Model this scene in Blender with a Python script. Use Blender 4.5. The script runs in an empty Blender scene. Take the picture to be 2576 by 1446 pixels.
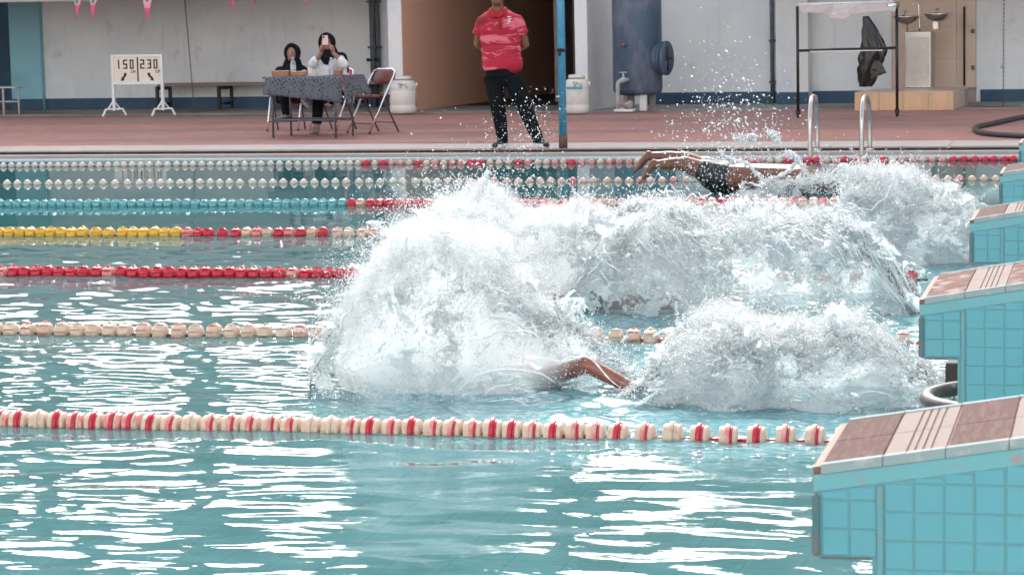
import bpy, bmesh, math, random
import numpy as np
from mathutils import Matrix, Vector
random.seed(7)
RNG = np.random.default_rng(11)
SC = bpy.context.scene
COL = SC.collection
PI = math.pi

# ------------------------------------------------------------------ camera
FPX, PITCH, YAW, ROLL, CH = 6136.4, .1134, .2422, -.0217, 1.5136
FW = np.array([-math.sin(YAW)*math.cos(PITCH), math.cos(YAW)*math.cos(PITCH), -math.sin(PITCH)])
RT = np.array([math.cos(YAW), math.sin(YAW), 0.0])
UP = np.cross(RT, FW)
_c, _s = math.cos(ROLL), math.sin(ROLL)
R2 = RT*_c + UP*_s
U2 = UP*_c - RT*_s
CAM = np.array([0, 0, CH])
cam_data = bpy.data.cameras.new('camera')
cam = bpy.data.objects.new('camera', cam_data)
COL.objects.link(cam)
SC.camera = cam
cam.matrix_world = Matrix(((R2[0], U2[0], -FW[0], 0), (R2[1], U2[1], -FW[1], 0), (R2[2], U2[2], -FW[2], CH), (0, 0, 0, 1)))
cam_data.sensor_width = 36
cam_data.lens = FPX/2576*36
cam_data.clip_start = .1
cam_data.clip_end = 600
cam_data.dof.use_dof = True
cam_data.dof.focus_distance = 11.5
cam_data.dof.aperture_fstop = 15

def ray(x, y): return FW*FPX + R2*(x-1288) - U2*(y-723)
def gz(x, y, z):
    r = ray(x, y); return CAM + r*(z-CH)/r[2]
def at(x, y, Y):
    r = ray(x, y); return CAM + r*Y/r[1]

# ------------------------------------------------------------------ world and sun
SUN_EL, SUN_AZ = math.radians(36), math.radians(-14)
W = bpy.data.worlds.new('World'); SC.world = W; W.use_nodes = True
nt = W.node_tree; nt.nodes.clear()
wo = nt.nodes.new('ShaderNodeOutputWorld'); bg = nt.nodes.new('ShaderNodeBackground')
sky = nt.nodes.new('ShaderNodeTexSky'); sky.sky_type = 'NISHITA'; sky.sun_disc = False
sky.sun_elevation = SUN_EL; sky.sun_rotation = SUN_AZ
sky.dust_density = 4.0; sky.air_density = 1.0; sky.ozone_density = 1.0
hs = nt.nodes.new('ShaderNodeHueSaturation'); hs.inputs['Saturation'].default_value = .35
nt.links.new(sky.outputs[0], hs.inputs['Color']); nt.links.new(hs.outputs[0], bg.inputs['Color'])
bg.inputs['Strength'].default_value = .12
nt.links.new(bg.outputs[0], wo.inputs[0])
sd = bpy.data.lights.new('sun', 'SUN'); sd.energy = .8; sd.angle = math.radians(12); sd.color = (1, .97, .93)
sun = bpy.data.objects.new('sun', sd); COL.objects.link(sun)
sv = Vector((math.sin(SUN_AZ)*math.cos(SUN_EL), math.cos(SUN_AZ)*math.cos(SUN_EL), math.sin(SUN_EL)))
sun.rotation_euler = sv.to_track_quat('Z', 'Y').to_euler()
sun.location = (-6, 40, 12)
SC.view_settings.view_transform = 'Standard'; SC.view_settings.look = 'None'
SC.view_settings.gamma = 1; SC.view_settings.use_curve_mapping = False
SC.view_settings.exposure = 2.0
SC.render.engine = 'CYCLES'
SC.cycles.use_denoising = True
SC.cycles.max_bounces = 7; SC.cycles.transparent_max_bounces = 12
SC.cycles.diffuse_bounces = 4; SC.cycles.glossy_bounces = 4; SC.cycles.transmission_bounces = 4
SC.cycles.sample_clamp_indirect = 6
SC.cycles.volume_bounces = 5

# ------------------------------------------------------------------ helpers
def setp(o, label=None, cat=None, group=None, kind=None):
    if label: o['label'] = label
    if cat: o['category'] = cat
    if group: o['group'] = group
    if kind: o['kind'] = kind
    return o
def empty(name, loc=(0, 0, 0), rz=0, label=None, cat=None, group=None):
    o = bpy.data.objects.new(name, None); COL.objects.link(o)
    o.location = loc; o.rotation_euler = (0, 0, rz); o.empty_display_size = .1
    return setp(o, label, cat, group)
def link(name, me, mat=None, parent=None, loc=None, **k):
    o = bpy.data.objects.new(name, me); COL.objects.link(o)
    if mat is not None and len(me.materials) == 0:
        for m in (mat if isinstance(mat, (list, tuple)) else [mat]): me.materials.append(m)
    if parent is not None: o.parent = parent
    if loc is not None: o.location = loc
    return setp(o, **k)
def fin(bm, name, smooth=False):
    me = bpy.data.meshes.new(name); bm.normal_update(); bm.to_mesh(me); bm.free()
    if smooth: me.shade_smooth()
    return me
def obj(name, bm, mat, parent=None, smooth=False, loc=None, **k):
    return link(name, fin(bm, name, smooth), mat, parent, loc, **k)
def box(bm, x0, x1, y0, y1, z0, z1, bev=0):
    r = bmesh.ops.create_cube(bm, size=1)
    for v in r['verts']:
        v.co = Vector(((x0+x1)/2+v.co.x*(x1-x0), (y0+y1)/2+v.co.y*(y1-y0), (z0+z1)/2+v.co.z*(z1-z0)))
    if bev:
        es = list({e for v in r['verts'] for e in v.link_edges})
        bmesh.ops.bevel(bm, geom=es, offset=bev, segments=1, affect='EDGES')
def boxm(name, b, mat, parent=None, bev=0, **k):
    bm = bmesh.new(); box(bm, *b, bev=bev); return obj(name, bm, mat, parent, **k)
def tube(bm, pts, r, n=8, cap=True):
    pts = [Vector(p) for p in pts]
    rs = r if isinstance(r, (list, tuple)) else [r]*len(pts)
    prev = None; nrm = None
    rings = []
    for i, p in enumerate(pts):
        if i == 0: t = pts[1]-p
        elif i == len(pts)-1: t = p-pts[i-1]
        else: t = (pts[i+1]-p).normalized()+(p-pts[i-1]).normalized()
        t.normalize()
        if nrm is None:
            nrm = t.orthogonal().normalized()
        else:
            nrm = (nrm - t*nrm.dot(t)); nrm = nrm.normalized() if nrm.length > 1e-5 else t.orthogonal().normalized()
        b = t.cross(nrm)
        rr = rs[i]; ra, rb = rr if isinstance(rr, (list, tuple)) else (rr, rr)
        rings.append([bm.verts.new(p+nrm*math.cos(2*PI*k/n)*ra+b*math.sin(2*PI*k/n)*rb) for k in range(n)])
    for a, b in zip(rings, rings[1:]):
        for k in range(n): bm.faces.new((a[k], a[(k+1) % n], b[(k+1) % n], b[k]))
    if cap:
        bm.faces.new(rings[0][::-1]); bm.faces.new(rings[-1])
def tubem(name, pts, r, mat, parent=None, n=8, **k):
    bm = bmesh.new(); tube(bm, pts, r, n); return obj(name, bm, mat, parent, smooth=True, **k)
def lathe(bm, prof, n=20, axis='z', c=(0, 0, 0)):
    rings = []
    for (r, h) in prof:
        ring = []
        for k in range(n):
            a = 2*PI*k/n
            if axis == 'z': v = (c[0]+r*math.cos(a), c[1]+r*math.sin(a), c[2]+h)
            elif axis == 'x': v = (c[0]+h, c[1]+r*math.cos(a), c[2]+r*math.sin(a))
            else: v = (c[0]+r*math.cos(a), c[1]+h, c[2]+r*math.sin(a))
            ring.append(bm.verts.new(v))
        rings.append(ring)
    for a, b in zip(rings, rings[1:]):
        for k in range(n): bm.faces.new((a[k], a[(k+1) % n], b[(k+1) % n], b[k]))
    bm.faces.new(rings[0][::-1]); bm.faces.new(rings[-1])
def ball(bm, c, r, sub=2, rot=None):
    res = bmesh.ops.create_icosphere(bm, subdivisions=sub, radius=1)
    rr = r if isinstance(r, (list, tuple)) else (r, r, r)
    for v in res['verts']:
        q = Vector((v.co.x*rr[0], v.co.y*rr[1], v.co.z*rr[2]))
        if rot is not None: q = rot @ q
        v.co = q+Vector(c)
def bspl(p, n=8):
    """smooth curve through points"""
    P = [np.array(q, float) for q in p]; P = [2*P[0]-P[1]]+P+[2*P[-1]-P[-2]]
    out = []
    for i in range(1, len(P)-2):
        for t in np.linspace(0, 1, n, endpoint=False):
            a, b, c, d = P[i-1:i+3]
            out.append(.5*((2*b)+(-a+c)*t+(2*a-5*b+4*c-d)*t*t+(-a+3*b-3*c+d)*t**3))
    out.append(P[-2]); return out
def npmesh(name, V, F, mat, parent=None, smooth=True, **k):
    """V (n,3); F (m,3|4)"""
    me = bpy.data.meshes.new(name)
    V = np.ascontiguousarray(V, np.float32); F = np.ascontiguousarray(F, np.int32)
    me.vertices.add(len(V)); me.vertices.foreach_set('co', V.ravel())
    m, c = F.shape
    me.loops.add(m*c); me.loops.foreach_set('vertex_index', F.ravel())
    me.polygons.add(m); me.polygons.foreach_set('loop_start', np.arange(0, m*c, c, dtype=np.int32))
    try: me.polygons.foreach_set('loop_total', np.full(m, c, np.int32))
    except Exception: pass
    me.update(calc_edges=True)
    if smooth: me.shade_smooth()
    return link(name, me, mat, parent, **k)
# vectorised gradient noise
_perm = RNG.permutation(256); _perm = np.concatenate([_perm, _perm])
_g = RNG.normal(size=(256, 3)); _g /= np.linalg.norm(_g, axis=1)[:, None]
def noise3(x, y, z):
    x, y, z = np.broadcast_arrays(x, y, z)
    xi, yi, zi = np.floor(x).astype(int), np.floor(y).astype(int), np.floor(z).astype(int)
    xf, yf, zf = x-xi, y-yi, z-zi
    u, v, w = [t*t*t*(t*(t*6-15)+10) for t in (xf, yf, zf)]
    def g(i, j, k):
        h = _perm[(_perm[(_perm[(xi+i) & 255]+yi+j) & 255]+zi+k) & 255]
        gg = _g[h]
        return gg[..., 0]*(xf-i)+gg[..., 1]*(yf-j)+gg[..., 2]*(zf-k)
    def l(a, b, t): return a+(b-a)*t
    return 1.6*l(l(l(g(0, 0, 0), g(1, 0, 0), u), l(g(0, 1, 0), g(1, 1, 0), u), v),
             l(l(g(0, 0, 1), g(1, 0, 1), u), l(g(0, 1, 1), g(1, 1, 1), u), v), w)
def fbm(x, y, z, o=4, lac=2.03, gain=.5):
    s = 0; a = 1; n = 0
    for i in range(o):
        s = s+a*noise3(x, y, z+7.3*i); n += a; a *= gain
        x = x*lac; y = y*lac; z = z*lac
    return s/n

# ------------------------------------------------------------------ materials
def lin(c): return tuple(((v/255)/12.92 if v/255 <= .04045 else ((v/255+.055)/1.055)**2.4) for v in c)
def mat(name, col, rough=.6, metal=0, var=.12, scale=6, col2=None, c2=.5, bump=0, bscale=60, spec=.5, stretch=None, **kw):
    m = bpy.data.materials.new(name); m.use_nodes = True
    t = m.node_tree; N = t.nodes; L = t.links
    b = N['Principled BSDF']
    tc = N.new('ShaderNodeTexCoord')
    src = tc.outputs['Object']
    if stretch:
        mp = N.new('ShaderNodeMapping'); mp.inputs['Scale'].default_value = stretch; L.new(src, mp.inputs[0]); src = mp.outputs[0]
    n = N.new('ShaderNodeTexNoise'); n.inputs['Scale'].default_value = scale; n.inputs['Detail'].default_value = 6; n.inputs['Roughness'].default_value = .65
    L.new(src, n.inputs['Vector'])
    r = N.new('ShaderNodeValToRGB')
    k = c2
    c = col if len(col) == 3 else col[:3]
    if col2 is None:
        r.color_ramp.elements[0].position = .3; r.color_ramp.elements[1].position = .7
        r.color_ramp.elements[0].color = (*[v*(1-var) for v in c], 1); r.color_ramp.elements[1].color = (*[min(1, v*(1+var)) for v in c], 1)
    else:
        r.color_ramp.elements[0].position = k-.08; r.color_ramp.elements[1].position = k+.08
        r.color_ramp.elements[0].color = (*c, 1); r.color_ramp.elements[1].color = (*col2, 1)
    L.new(n.outputs['Fac'], r.inputs[0]); L.new(r.outputs[0], b.inputs['Base Color'])
    b.inputs['Roughness'].default_value = rough; b.inputs['Metallic'].default_value = metal
    b.inputs['Specular IOR Level'].default_value = spec
    if bump:
        n2 = N.new('ShaderNodeTexNoise'); n2.inputs['Scale'].default_value = bscale; n2.inputs['Detail'].default_value = 5
        L.new(src, n2.inputs['Vector'])
        bp = N.new('ShaderNodeBump'); bp.inputs['Strength'].default_value = bump; bp.inputs['Distance'].default_value = .01
        L.new(n2.outputs['Fac'], bp.inputs['Height']); L.new(bp.outputs[0], b.inputs['Normal'])
    for a, v in kw.items(): b.inputs[a.replace('_', ' ')].default_value = v
    return m
def mixcol(t, fac, a, b, blend='MIX'):
    n = t.nodes.new('ShaderNodeMix'); n.data_type = 'RGBA'; n.blend_type = blend
    if isinstance(fac, (int, float)): n.inputs[0].default_value = fac
    else: t.links.new(fac, n.inputs[0])
    for i, v in ((6, a), (7, b)):
        if isinstance(v, tuple): n.inputs[i].default_value = (*v[:3], 1)
        else: t.links.new(v, n.inputs[i])
    return n.outputs[2]
def ntex(t, src, scale, detail=4, stretch=None, rough=.6, dist=0):
    if stretch:
        mp = t.nodes.new('ShaderNodeMapping'); mp.inputs['Scale'].default_value = stretch; t.links.new(src, mp.inputs[0]); src = mp.outputs[0]
    n = t.nodes.new('ShaderNodeTexNoise'); n.inputs['Scale'].default_value = scale; n.inputs['Detail'].default_value = detail
    n.inputs['Roughness'].default_value = rough; n.inputs['Distortion'].default_value = dist
    t.links.new(src, n.inputs['Vector']); return n.outputs['Fac']
def rng(t, src, a, b, c=0, d=1):
    n = t.nodes.new('ShaderNodeMapRange'); t.links.new(src, n.inputs[0])
    for i, v in enumerate((a, b, c, d)): n.inputs[1+i].default_value = v
    return n.outputs[0]

M = {}
M['black'] = mat('black_paint', (.012, .012, .013), .45)
M['chrome'] = mat('chrome', (.75, .75, .76), .18, 1, var=.05)
M['steel'] = mat('stainless_steel', (.52, .49, .46), .3, 1, var=.12, scale=3)
M['white'] = mat('white_paint', (.74, .72, .69), .45, var=.06, scale=9)
M['cream'] = mat('cream_board', (.78, .66, .54), .5, var=.04, scale=5)
M['ink'] = mat('black_ink', (.012, .013, .016), .6, var=.05)
M['skin'] = mat('skin', (.20, .085, .05), .42, var=.15, scale=14)
M['skin2'] = mat('skin_light', (.30, .14, .095), .45, var=.12, scale=20)
M['skinwet'] = mat('wet_skin', (.155, .062, .036), .42, var=.3, scale=7, bump=.25, bscale=18)
M['cloth_black'] = mat('black_cloth', (.008, .009, .011), .9, var=.3, bump=.3, bscale=30, spec=.12)
M['suit'] = mat('black_swimwear', (.008, .009, .013), .4, var=.3)
M['hijab'] = mat('black_headscarf', (.008, .009, .012), .9, var=.3, scale=12, spec=.15)
M['shirt_white'] = mat('white_cloth', (.72, .71, .70), .8, var=.08, scale=12, bump=.4, bscale=18)
M['shoe'] = mat('grey_shoe', (.34, .27, .24), .7, col2=(.22, .18, .17), c2=.5, scale=40)
M['sole'] = mat('white_sole', (.7, .68, .65), .6)
M['shoe_black'] = mat('black_shoe', (.018, .018, .02), .6)

# ------------------------------------------------------------------ water, pool and deck
def lineY(X, a, b):      # the kerb runs a little off the rope direction
    return a[1]+(b[1]-a[1])*(X-a[0])/(b[0]-a[0])
EDGE = ((-11.7, 24.36), (-1.86, 23.97))
def edge_quad(off): return lambda X: lineY(X, *EDGE)+off
POOLX1 = -.405
FLOORZ = -1.5
def cl(X, c, w): return np.exp(-((X-c)/w)**2)
AER = []   # aerated water patches: X, Y, rx, ry
def build_water():
    rows = [1.5]
    y = 1.5
    while y < 25.3:
        y += max(.02, 1.25*y*y/3690 if y > 5 else .12); rows.append(y)
    Y = np.array(rows)
    s = np.concatenate([np.linspace(0, 1, 460), 1+np.array([.02, .05, .1, .2, .35, .6, 1.0])])
    YY, S = np.meshgrid(Y, s, indexing='ij')
    wv = .52*YY-.405+.3
    XX = POOLX1-S*wv
    XX = np.where(S > 1, (POOLX1-wv)-(S-1)*(26-wv+POOLX1), XX)
    Yf = YY*1.0
    H = np.zeros_like(XX)
    def band(lx, ly, amp, seed, rot=0.):
        c, q = math.cos(rot), math.sin(rot)
        a = XX*c+Yf*q; b = -XX*q+Yf*c
        return amp*noise3(a/lx, b/ly, np.full_like(a, seed))
    calm = 1/(1+np.exp((Yf-15.5)/1.3))             # the far lanes lie almost still
    near = 1/(1+np.exp((Yf-8.6)/.25))
    mid = (1-near)*calm
    left = 1/(1+np.exp((XX+1.9+.06*Yf)/.5))
    H += calm*band(1.1, .62, .0048, 3.1, .12)
    H += calm*band(.62, .34, .0050, 5.7, -.10)
    H += near*(band(.36, .17, .0046, 9.2, .1)+band(.2, .1, .0016, 14.1, -.2))
    H += mid*(band(.26, .12, .0044, 22.2, .18)+band(.15, .065, .0036, 31.4, -.12)+band(.11, .05, .0008, 41.4, .12))
    H += near*left*(band(.20, .085, .0036, 51.3, .15)+band(.12, .05, .0013, 77.3, .05))
    H += (1-calm)*(band(.9, .5, .0012, 61.7)+band(.35, .2, .00035, 67.7))
    # ring waves behind the swimmers
    far = (1-calm)*1.0
    r = np.sqrt((XX+2.0)**2+((Yf-14)*1.0)**2)
    H += .0030*np.exp(-((r-3.4)/.9)**2)*np.sin(r*17)*np.clip(noise3(XX*.9, Yf*.9, 4.)+.6, 0, 1)
    # churned water round the splashes
    for (cx, cy, rx, ry) in AER:
        m = np.exp(-(((XX-cx)/rx)**2+((Yf-cy)/ry)**2)**1.5)
        H = H*(1-.55*m) + m*(.012*noise3(XX/.23, Yf/.16, 9.)+.005*noise3(XX/.09, Yf/.06, 2.)+.0022*noise3(XX/.045, Yf/.03, 6.))
    YY = np.minimum(YY, EDGE[0][1]+(EDGE[1][1]-EDGE[0][1])*(XX-EDGE[0][0])/(EDGE[1][0]-EDGE[0][0])+.03+.0001*YY)
    n0, n1 = XX.shape
    V = np.stack([XX, YY, H], -1).reshape(-1, 3)
    i = np.arange(n0-1)[:, None]*n1+np.arange(n1-1)[None]
    F = np.stack([i, i+n1, i+n1+1, i+1], -1).reshape(-1, 4)[:, ::-1]
    o = npmesh('water', V, F[:, ::-1], None, kind='structure')
    # normals up
    return o
def water_mat():
    m = bpy.data.materials.new('pool_water'); m.use_nodes = True
    t = m.node_tree; N = t.nodes; L = t.links; N.clear()
    out = N.new('ShaderNodeOutputMaterial'); tc = N.new('ShaderNodeTexCoord'); src = tc.outputs['Object']
    # fine ripples, dying out towards the still far lanes
    sp = N.new('ShaderNodeSeparateXYZ'); L.new(src, sp.inputs[0])
    f1 = ntex(t, src, 16, 2, (1, 2.0, 1)); f2 = ntex(t, src, 5, 2, (1, 1.8, 1))
    ad = N.new('ShaderNodeMath'); ad.operation = 'MULTIPLY_ADD'; L.new(f1, ad.inputs[0]); ad.inputs[1].default_value = .35; L.new(f2, ad.inputs[2])
    bp = N.new('ShaderNodeBump'); L.new(ad.outputs[0], bp.inputs['Height']); bp.inputs['Distance'].default_value = .012
    st = rng(t, sp.outputs['Y'], 9, 17, .10, .035); L.new(st, bp.inputs['Strength'])
    fr = N.new('ShaderNodeFresnel'); fr.inputs['IOR'].default_value = 1.34; L.new(bp.outputs[0], fr.inputs['Normal'])
    gl = N.new('ShaderNodeBsdfGlossy'); gl.inputs['Roughness'].default_value = .02; L.new(bp.outputs[0], gl.inputs['Normal'])
    df = N.new('ShaderNodeBsdfDiffuse')
    # milky chlorinated water, paler where air is beaten into it
    a1 = None
    for (cx, cy, rx, ry) in AER:
        vs = N.new('ShaderNodeVectorMath'); vs.operation = 'SUBTRACT'; L.new(src, vs.inputs[0]); vs.inputs[1].default_value = (cx, cy, 0)
        vm = N.new('ShaderNodeVectorMath'); vm.operation = 'MULTIPLY'; L.new(vs.outputs[0], vm.inputs[0]); vm.inputs[1].default_value = (1/rx, 1/ry, 0)
        ln = N.new('ShaderNodeVectorMath'); ln.operation = 'LENGTH'; L.new(vm.outputs[0], ln.inputs[0])
        r = rng(t, ln.outputs['Value'], 1.5, .5)
        if a1 is None: a1 = r
        else:
            mx = N.new('ShaderNodeMath'); mx.operation = 'MAXIMUM'; L.new(a1, mx.inputs[0]); L.new(r, mx.inputs[1]); a1 = mx.outputs[0]
    nz = ntex(t, src, 3.5, 5, (1, 1.6, 1)); nf = ntex(t, src, 22, 3, (1, 1.8, 1))
    base = mixcol(t, rng(t, nz, .35, .65), (.045, .165, .175), (.07, .215, .23))
    if a1 is not None:
        m2 = N.new('ShaderNodeMath'); m2.operation = 'MULTIPLY'; L.new(a1, m2.inputs[0]); L.new(rng(t, nz, .3, .62, .35, 1), m2.inputs[1])
        base = mixcol(t, m2.outputs[0], base, (.17, .45, .49))
        fl = N.new('ShaderNodeMath'); fl.operation = 'MULTIPLY'; L.new(a1, fl.inputs[0]); L.new(rng(t, nf, .50, .60), fl.inputs[1])
        base = mixcol(t, fl.outputs[0], base, (.42, .56, .58))
    L.new(base, df.inputs['Color'])
    tr = N.new('ShaderNodeBsdfTransparent'); tr.inputs['Color'].default_value = (.55, .85, .85, 1)
    mt = N.new('ShaderNodeMixShader'); mt.inputs[0].default_value = .28; L.new(df.outputs[0], mt.inputs[1]); L.new(tr.outputs[0], mt.inputs[2])
    ms = N.new('ShaderNodeMixShader'); L.new(fr.outputs[0], ms.inputs[0]); L.new(mt.outputs[0], ms.inputs[1]); L.new(gl.outputs[0], ms.inputs[2])
    L.new(ms.outputs[0], out.inputs[0])
    return m
AER += [(-1.55, 9.35, 1.15, 1.1), (-2.3, 9.2, .6, .8), (-1.6, 11.7, 1.5, 1.1), (-1.3, 14.2, 1.7, 1.0), (-1.3, 16.9, 1.4, .9), (-1.5, 19.5, 1.3, .6), (-1.0, 8.6, .7, .5)]
wt = build_water(); wt.data.materials.append(water_mat())

def tile_mat(name, col, grout, size, rough=.35, wid=.012):
    m = bpy.data.materials.new(name); m.use_nodes = True; t = m.node_tree; N = t.nodes; L = t.links; b = N['Principled BSDF']
    tc = N.new('ShaderNodeTexCoord')
    br = N.new('ShaderNodeTexBrick'); br.offset = 0; br.inputs['Scale'].default_value = 1/size; br.inputs['Mortar Size'].default_value = wid
    br.inputs['Brick Width'].default_value = 1; br.inputs['Row Height'].default_value = 1
    br.inputs['Color1'].default_value = (*col, 1); br.inputs['Color2'].default_value = (*[v*.86 for v in col], 1); br.inputs['Mortar'].default_value = (*grout, 1)
    L.new(tc.outputs['Object'], br.inputs['Vector']); L.new(br.outputs['Color'], b.inputs['Base Color']); b.inputs['Roughness'].default_value = rough
    return m
M['poolfloor'] = tile_mat('pool_floor_tile', (.10, .36, .36), (.02, .10, .11), .32, wid=.03)
M['teal_wall'] = tile_mat('pool_wall_tile', (.16, .45, .48), (.10, .3, .32), .06, wid=.03)
bm = bmesh.new(); box(bm, -27, POOLX1, -3, 24.75, FLOORZ-.1, FLOORZ); obj('pool_floor', bm, M['poolfloor'], kind='structure')

# deck: brick-pink paving seen at a flat angle, wet patches
def paving_mat():
    m = bpy.data.materials.new('pink_paving'); m.use_nodes = True; t = m.node_tree; N = t.nodes; L = t.links; b = N['Principled BSDF']
    src = N.new('ShaderNodeTexCoord').outputs['Object']
    mp = N.new('ShaderNodeMapping'); mp.inputs['Rotation'].default_value = (0, 0, .78); L.new(src, mp.inputs[0])
    br = N.new('ShaderNodeTexBrick'); br.inputs['Scale'].default_value = 1; br.inputs['Brick Width'].default_value = .21; br.inputs['Row Height'].default_value = .105
    br.inputs['Mortar Size'].default_value = .006
    br.inputs['Color1'].default_value = (.42, .20, .17, 1); br.inputs['Color2'].default_value = (.34, .155, .13, 1); br.inputs['Mortar'].default_value = (.32, .2, .17, 1)
    L.new(mp.outputs[0], br.inputs['Vector'])
    n1 = ntex(t, src, .55, 5, (.35, 1.3, 1), .6); n2 = ntex(t, src, 1.6, 5, (.3, 1.6, 1), .65)
    c = mixcol(t, rng(t, n1, .46, .60), br.outputs['Color'], (.27, .155, .135))
    c = mixcol(t, rng(t, n2, .58, .68, 0, .6), c, (.22, .125, .105))
    L.new(c, b.inputs['Base Color'])
    L.new(rng(t, n1, .45, .62, .8, .45), b.inputs['Roughness']); b.inputs['Specular IOR Level'].default_value = .35
    bp = N.new('ShaderNodeBump'); bp.inputs['Strength'].default_value = .25; bp.inputs['Distance'].default_value = .004
    L.new(br.outputs['Fac'], bp.inputs['Height']); bp.invert = True; L.new(bp.outputs[0], b.inputs['Normal'])
    return m
M['paving'] = paving_mat()
M['concrete'] = mat('wet_concrete', (.30, .28, .25), .6, col2=(.16, .15, .14), c2=.52, scale=1.4, bump=.2, stretch=(.5, 1.5, 1))
M['coping'] = mat('coping_stone', (.44, .38, .35), .65, var=.10, scale=3)
M['gutter'] = mat('gutter_dark', (.045, .045, .048), .5, col2=(.09, .09, .09), c2=.55, scale=3)
M['lip'] = mat('pool_lip', (.50, .62, .66), .25, var=.10, scale=4)
def strip(name, o0, o1, z0, z1, m, X0=-30, X1=8, **k):
    """a long strip along the far kerb between two distances from the water edge"""
    bm = bmesh.new()
    f = lambda X, o: lineY(X, *EDGE)+o
    vs = []
    for z in (z0, z1):
        for X, o in ((X0, o0), (X1, o0), (X1, o1), (X0, o1)): vs.append(bm.verts.new((X, f(X, o), z)))
    for q in ((3, 2, 1, 0), (4, 5, 6, 7), (0, 1, 5, 4), (1, 2, 6, 5), (2, 3, 7, 6), (3, 0, 4, 7)): bm.faces.new([vs[i] for i in q])
    return obj(name, bm, m, **k)
strip('pool_edge', 0, .16, -1.6, .012, M['lip'], kind='structure')
gut = empty('overflow_gutter'); gut['kind'] = 'structure'
strip('channel', .16, .64, -.25, -.045, M['gutter'], parent=gut)
strip('step', .64, .80, -.2, .018, M['coping'], parent=gut)
strip('drain_groove', .80, 1.06, -.2, -.02, M['gutter'], parent=gut)
# grating bars across the channel
bm = bmesh.new()
X = -12.6
while X < -.5:
    Yb = lineY(X, *EDGE); box(bm, X, X+.02, Yb+.165, Yb+.30, -.012, .003); X += .045
o = obj('grating', bm, mat('grating_plastic', (.16, .16, .16), .6), gut); o['kind'] = 'stuff'
k_ = empty('kerb'); k_['kind'] = 'structure'
xs = np.arange(-16, 8.1, 1.2)
for a, b in zip(xs, xs[1:]): strip('coping_slab', 1.02, 1.93, .032, .05+random.uniform(-.0015, .0015), M['coping'], a+.004, b-.004, parent=k_)
strip('coping_bed', 1.06, 1.92, -.2, .031, M['gutter'], parent=k_)
# deck sheet
bm = bmesh.new()
f = lambda X, o: lineY(X, *EDGE)+o
v = [bm.verts.new(p) for p in ((-60, f(-60, 1.93), .05), (70, f(70, 1.93), .05), (70, 90, .05), (-60, 90, .05))]
bm.faces.new(v); obj('deck', bm, M['paving'], kind='structure')
# ground round the pool, near end
bm = bmesh.new(); box(bm, -60, 70, -60, -3, -.4, .02); obj('ground', bm, M['concrete'], kind='structure')
bm = bmesh.new(); box(bm, -60, -27, -3, 24, -.4, .02); obj('pavement', bm, M['concrete'], kind='structure')
# pool end under the blocks
bm = bmesh.new(); box(bm, POOLX1+.002, 70, -3, 23.9, -1.6, .10, bev=.01); obj('pool_end_deck', bm, M['teal_wall'], kind='structure')

# ------------------------------------------------------------------ rear building (own frame: u along the wall, y away from the camera, z up)
WA = math.atan(-.0904); WO = Vector((0, 35.284, 0))
WM = Matrix.Translation(WO) @ Matrix.Rotation(WA, 4, 'Z'); WI = WM.inverted()
def wl(x, y, off=0.0):
    """local (u, z) where the sight line through a point meets the plane `off` metres in front of the wall"""
    r = Vector(ray(x, y)); o = WI @ Vector((0, 0, CH)); d = WI.to_3x3() @ r
    t = (-off-o.y)/d.y; p = o+d*t
    return p.x, p.z
def wu(x, off=0.0, y=150): return wl(x, y, off)[0]
def wp(u, y, z): return WM @ Vector((u, y, z))
def plaster(name, col, dirt, c2=.6, sc=1.3, **k): return mat(name, col, .75, col2=dirt, c2=c2, scale=sc, bump=.15, bscale=25, **k)
def wallpaint():
    m = bpy.data.materials.new('white_wall_paint'); m.use_nodes = True; t = m.node_tree; N = t.nodes; L = t.links; b = N['Principled BSDF']
    src = N.new('ShaderNodeTexCoord').outputs['Object']
    n1 = ntex(t, src, 1.1, 5); n2 = ntex(t, src, 2.6, 5); n3 = ntex(t, src, 9, 3, (1, 1, .15))
    c = mixcol(t, rng(t, n1, .42, .62), (.79, .79, .775), (.71, .73, .735))
    c = mixcol(t, rng(t, n2, .60, .70, 0, .55), c, (.60, .46, .38))
    c = mixcol(t, rng(t, n3, .58, .72, 0, .2), c, (.36, .38, .38))
    L.new(c, b.inputs['Base Color']); b.inputs['Roughness'].default_value = .7
    return m
M['wall'] = wallpaint()
M['pillar_teal'] = plaster('teal_pillar_paint', (.26, .52, .58), (.22, .44, .50))
M['recess_blue'] = plaster('dark_blue_paint', (.035, .09, .14), (.03, .14, .15), sc=.8)
M['skirt'] = mat('blue_skirting_paint', (.022, .06, .115), .55, col2=(.03, .08, .13), scale=2)
M['pillar_white'] = mat('white_pillar_paint', (.74, .72, .70), .6, col2=(.60, .66, .70), c2=.62, scale=2.2)
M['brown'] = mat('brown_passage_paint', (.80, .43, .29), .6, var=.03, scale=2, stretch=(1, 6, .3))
M['dark'] = mat('dark_passage_paint', (.035, .022, .018), .8)  # near-black colour stands in for the unlit depth of the passage
M['tile_beige'] = mat('beige_wall_tile', (.66, .48, .37), .35, var=.07, scale=2.5)
M['tile_orange'] = mat('orange_marble_tile', (.66, .40, .23), .3, col2=(.56, .36, .20), c2=.5, scale=3, stretch=(3, 1, .4))
M['roof_grey'] = mat('fascia_brown_grey', (.40, .32, .285), .7, var=.2, scale=2)
M['fascia_blue'] = mat('light_blue_fascia', (.22, .42, .52), .6, var=.15, scale=1.5)
bd = empty('pool_building', label='long white rendered pool building with blue skirting and a dark brown passage', cat='building')
bd.matrix_world = WM
uL = wu(95); uS0 = wu(978, 2.0); uS1 = wu(1012, 2.0); uD1 = wu(1447, 2.0); uD2 = wu(1478, 2.0)
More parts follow.
